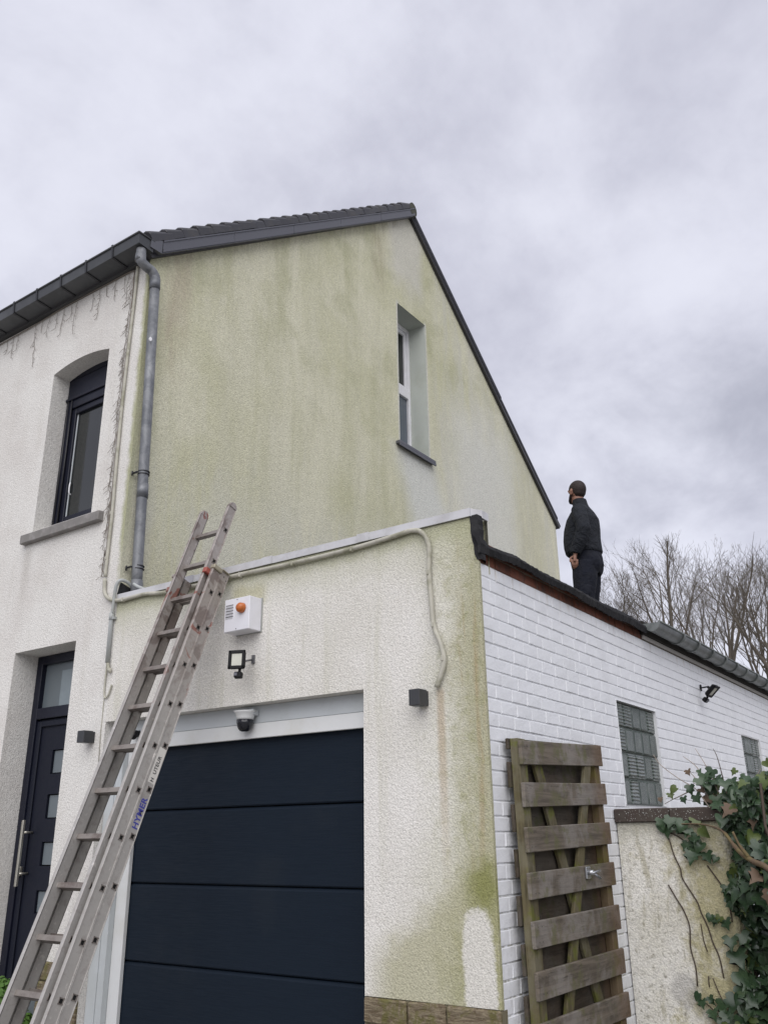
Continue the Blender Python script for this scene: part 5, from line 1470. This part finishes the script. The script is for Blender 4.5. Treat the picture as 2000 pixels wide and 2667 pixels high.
def hand_geo(bm, w, side, d):
    """relaxed hand: w wrist, side +1 left, d downward direction"""
    d = Vector(d).normalized(); f = Vector((1, 0, 0)); f = (f - d * f.dot(d)).normalized(); s_ = d.cross(f) * 1.0
    pc = w + d * .05
    tube(bm, [w - d * .03, w + d * .01, w + d * .045, w + d * .084], [(.020, .025), (.018, .028), (.016, .035), (.013, .035)], 10)
    for k, (o_, Ln, r0) in enumerate(((.027, .066, .0085), (.009, .073, .0088), (-.009, .068, .0084), (-.025, .053, .0074))):
        a = w + d * .078 + f * o_
        cur = s_ * (-side) * .0
        inward = Vector((0, -side, 0))
        p1 = a + d * Ln * .42 + inward * .006; p2 = p1 + d * Ln * .30 + inward * .018; p3 = p2 + d * Ln * .18 + inward * .022
        tube(bm, [a - d * .02, a, p1, p2, p3], [r0, r0, r0 * .95, r0 * .88, r0 * .7], 8)
    a = w + d * .025 + f * .026
    tube(bm, [a - f * .01, a + f * .016 + d * .018, a + f * .022 + d * .042 + Vector((0, side * .006, 0)), a + f * .020 + d * .064 + Vector((0, side * .004, 0))], [.012, .011, .0095, .0075], 8)
b = BM()
shape(b, [(0, 0, .93, .11, .15), (.02, 0, 1.10, .13, .155), (.01, 0, 1.30, .12, .165), (-.01, 0, 1.44, .10, .175), (-.02, 0, 1.50, .07, .12), (-.005, 0, 1.56, .058, .06), (.005, 0, 1.66, .055, .058)])
tube(b, [(-.015, 0, 1.50), (.0, 0, 1.58), (.012, 0, 1.68)], [.064, .060, .058], 14)
ball(b, hp(-.008, 0, .022), .098, .078, .098, RH); ball(b, hp(.030, 0, -.050), .062, .058, .070, RH); ball(b, hp(.062, 0, -.088), .030, .034, .026, RH)
tube(b, [hp(.088, 0, .018), hp(.108, 0, -.022), hp(.096, 0, -.038)], [.008, .014, .010], 8)
ball(b, hp(.086, 0, -.058), .012, .026, .008, RH)
for s_ in (1, -1):
    ball(b, hp(.078, s_ * .032, .012), .014, .014, .010, RH); tube(b, [hp(.085, s_ * .016, .030), hp(.086, s_ * .048, .030)], .009, 6)
    ball(b, hp(-.004, s_ * .080, -.008), .020, .010, .033, RH @ Matrix.Rotation(radians(10 * s_), 3, 'Z')); ball(b, hp(-.012, s_ * .085, .004), .018, .007, .022, RH)
for w, s_, sh_, el in ((lw, 1, Vector((-.015, .195, 1.475)), Vector((-.055, .258, 1.255))), (rw, -1, Vector((-.015, -.195, 1.475)), Vector((-.03, -.265, 1.19)))):
    tube(b, [(0, s_ * .10, 1.46), sh_, (sh_ + el) / 2, el, (el + w) / 2, w], [.05, .052, .046, .040, .036, .026], 12)
    hand_geo(b, w, s_, (.12, 0, -1))
for s_ in (1, -1):
    tube(b, [(0, s_ * .085, .98), (.01, s_ * .10, .80), (.02, s_ * .105, .52), (-.01, s_ * .11, .30), (-.02, s_ * .115, .08)], [.085, .078, .055, .050, .038], 14)
    tube(b, [(-.05, s_ * .115, .045), (.05, s_ * .12, .04), (.15, s_ * .125, .03)], [(.035, .04), (.04, .04), (.03, .02)], 12)
body = fin(b, 'body', MT['skin'], man, .0052, 3)
# hair cap
b = BM(); ball(b, hp(-.010, 0, .028), .1005, .0810, .0985, RH, 24, 16); ball(b, hp(-.038, 0, -.006), .064, .068, .062, RH, 20, 14)
inv = RH.transposed()
for v in b.verts:
    l = inv @ (v.co - HC)
    lim = -.02 + .9 * max(0, l.x - .02) - (.035 if l.x < -.03 else 0)
    if l.z < lim: v.co = HC + RH @ Vector((l.x * .80, l.y * .80, max(l.z, lim - .02)))
    if l.x > .07: v.co = HC + RH @ Vector((.07, l.y * .9, l.z))
fin(b, 'hair', MT['hair'], man, .0045, 2)
b = BM(); ball(b, hp(.058, 0, -.088), .038, .042, .030, RH)
for s_ in (1, -1): tube(b, [hp(.006, s_ * .073, -.020), hp(.020, s_ * .070, -.055), hp(.050, s_ * .048, -.088), hp(.078, s_ * .018, -.095)], [.010, .014, .018, .018], 8)
fin(b, 'beard', MT['hair'], man, .0045, 2)
# jacket
b = BM()
shape(b, [(-.004, 0, 1.060, .164, .182), (.000, 0, 1.078, .182, .195), (.008, 0, 1.14, .186, .200), (.010, 0, 1.22, .184, .203), (.000, 0, 1.32, .180, .208), (-.016, 0, 1.42, .162, .214), (-.022, 0, 1.49, .122, .195), (-.022, 0, 1.535, .092, .135), (-.015, 0, 1.565, .080, .088), (-.006, 0, 1.60, .076, .078), (-.004, 0, 1.635, .072, .074), (-.002, 0, 1.655, .069, .071)], 32)
for w, s_, sh_, el in ((lw, 1, Vector((-.02, .200, 1.470)), Vector((-.060, .265, 1.255))), (rw, -1, Vector((-.02, -.200, 1.470)), Vector((-.03, -.275, 1.19)))):
    m1 = (sh_ + el) / 2; m2 = (el + w) / 2
    tube(b, [(-.02, s_ * .12, 1.475), sh_, m1 + Vector((0, s_ * .012, 0)), el, m2 + Vector((-.005, 0, -.005)), w + Vector((-.006, 0, .028)), w + Vector((.001, 0, .0))], [.070, .076, .074, .072, .066, .058, .052], 18)
ball(b, Vector((-.02, .15, 1.48)), .085, .085, .065); ball(b, Vector((-.02, -.15, 1.48)), .085, .085, .065)
rj = random.Random(3)
# folds
for z, y, ln in ((1.10, .19, .16), (1.16, .20, .14), (1.25, .20, .12), (1.34, .20, .10)):
    tube(b, [(-.13, y * .6, z + .03), (-.06, y, z), (.02, y + .004, z - .02)], [.006, .012, .006], 6)
for k in range(5):
    f_ = .25 + .14 * k; p_ = Vector((-.060, .265, 1.255)).lerp(lw, f_); tube(b, [p_ + Vector((-.06, .0, .02)), p_ + Vector((0, .055, -.01)), p_ + Vector((.055, .02, -.02))], [.006, .013, .006], 6)
fin(b, 'jacket', MT['jacket'], man, .0085, 2)
b = BM(); tube(b, [RBM @ Vector((-.105 + .0 * k, y, 1.535 - .012 * abs(y) * 8)) for k, y in enumerate((-.12, -.06, 0, .06, .12))], .0018, 4); obj('jacket_seam', b, simple('pale_seam', (.10, .11, .13), .7, bmp=0), man)
# trousers
b = BM()
shape(b, [(-.01, 0, 1.12, .145, .165), (-.015, 0, 1.02, .160, .180), (-.022, 0, .94, .158, .188), (-.01, 0, .86, .13, .18)], 28)
ball(b, Vector((-.072, .075, .955)), .095, .11, .13); ball(b, Vector((-.072, -.075, .955)), .095, .11, .13)
for s_ in (1, -1):
    tube(b, [(-.01, s_ * .09, .95), (.0, s_ * .10, .80), (.018, s_ * .108, .62), (.02, s_ * .108, .50), (-.005, s_ * .112, .30), (-.02, s_ * .115, .08), (-.018, s_ * .115, .05)], [.122, .120, .100, .088, .082, .078, .082], 20)
    for z in (.86, .78, .70, .60, .52, .40, .2):
        tube(b, [(-.09, s_ * .10, z + .02), (0, s_ * .205, z - .01), (.08, s_ * .12, z + .01)], [.006, .012, .006], 6)
    ball(b, Vector((.0, s_ * .195, .66)), .06, .022, .085)
fin(b, 'trousers', MT['trousers'], man, .0085, 2)
for s_ in (1, -1):
    b = BM(); tube(b, [(-.075, s_ * .115, .04), (-.02, s_ * .116, .055), (.08, s_ * .12, .045), (.17, s_ * .125, .03)], [(.040, .040), (.05, .048), (.048, .040), (.036, .024)], 14); box(b, (-.10, s_ * .12 - .05, .0), (.20, s_ * .12 + .05, .022), .012)
    fin(b, 'shoe', MT['shoe'], man, .007, 2)

# ------------------------------------------------------------------ bare trees beyond the roof
def tree(az, dist, slope_top, width, seed, label, lean_=(0, 0), fork=.34, thick=1.0, name='bare_tree', group='bare winter trees behind the garage'):
    r = random.Random(seed)
    base = Vector((cpos.x + sin(radians(az)) * dist, cpos.y + cos(radians(az)) * dist, 0)); H = 1.6 + slope_top * dist
    t_ = empty(name, base, label, 'tree', group)
    tb = BM(); cb = BM()
    def grow(bm_, p, d, Ln, rad, lev):
        n = (7, 5, 4, 3, 3)[lev]; pts = [p.copy()]; rs = [rad]; q = p.copy(); dd = d.normalized(); kids = []
        for i in range(n):
            dd = (dd + Vector((r.gauss(0, .06), r.gauss(0, .06), .035 + r.gauss(0, .03))) * (1 + .35 * lev)).normalized()
            q = q + dd * Ln / n; f_ = (i + 1) / n; rr_ = rad * (1 - .72 * f_); pts.append(q.copy()); rs.append(rr_); kids.append((q.copy(), dd.copy(), rr_))
        tube(bm_, pts, rs, (7, 6, 4, 3, 3)[lev], cap=False)
        if lev >= 4: return
        cnt = (8, 6, 4, 2)[lev]
        for k in range(cnt):
            st_ = .14; f_ = st_ + (1 - st_) * (k + r.uniform(.1, .9)) / cnt
            i = min(n - 1, int(f_ * n)); a, dd_, rr_ = kids[i]
            ax = Vector((r.gauss(0, 1), r.gauss(0, 1), r.gauss(0, .3))); ax = (ax - dd_ * ax.dot(dd_)).normalized()
            sp = r.uniform(.40, .80); nd_ = (dd_ * cos(sp) + ax * sin(sp)).normalized(); nd_.z += .10
            ln_ = Ln * (.62 - .30 * f_) * r.uniform(.7, 1.2) * (1.0 if lev == 0 else 1.05)
            if a.z > H * .985: continue
            if a.z + nd_.z * ln_ > H * 1.015: ln_ *= .6
            grow(cb, a, nd_, ln_, max(.0055, min(rr_ * .8, rad * .40) * r.uniform(.6, .9)), lev + 1)
    th = H * fork; r0 = .17 * thick
    trunk = [base.copy()]; q = base.copy()
    for i in range(4):
        q = q + Vector((r.gauss(0, .05) + lean_[0] * .1, r.gauss(0, .05), th / 4)); trunk.append(q.copy())
    tube(tb, trunk, [r0, r0 * .93, r0 * .88, r0 * .82, r0 * .76], 8, cap=False)
    nl = r.choice((4, 5))
    for k in range(nl):
        a = 2 * pi * k / nl + r.uniform(-.4, .4); out_ = width / (H - th) * r.uniform(.12, .52)
        d = Vector((cos(a) * out_, sin(a) * out_, 1)) + Vector((lean_[0], lean_[1], 0))
        grow(tb if k == 0 else cb, q - Vector((0, 0, th * .06 * k)), d, (H - th) * r.uniform(.86, 1.02), r0 * r.uniform(.38, .56), 0)
    obj('trunk', tb, MT['bark'], t_); obj('crown', cb, MT['bark'], t_)
    return t_
tree(-16.7, 36, .318, 4.4, 3, 'broad bare tree with round crown just right of the man', fork=.60)
tree(-19.7, 40, .283, 1.2, 23, 'slim short bare tree nearest to the man', fork=.70, thick=.5)
tree(-18.7, 41, .255, 1.8, 24, 'low bare tree in the gap between the man and the round crown', fork=.62, thick=.5)
tree(-13.5, 34, .287, 4.0, 41, 'open bare tree with slanting limbs, left of the two at the right edge', fork=.56)
tree(-11.5, 38, .280, 4.0, 52, 'tall bare tree second from the right edge', fork=.56)
tree(-9.7, 33, .280, 4.0, 61, 'bare tree cut by the right edge of the view', fork=.52)
tree(-14.9, 46, .258, 2.6, 71, 'farther thin bare tree right beside the round crown', fork=.62, thick=.7)
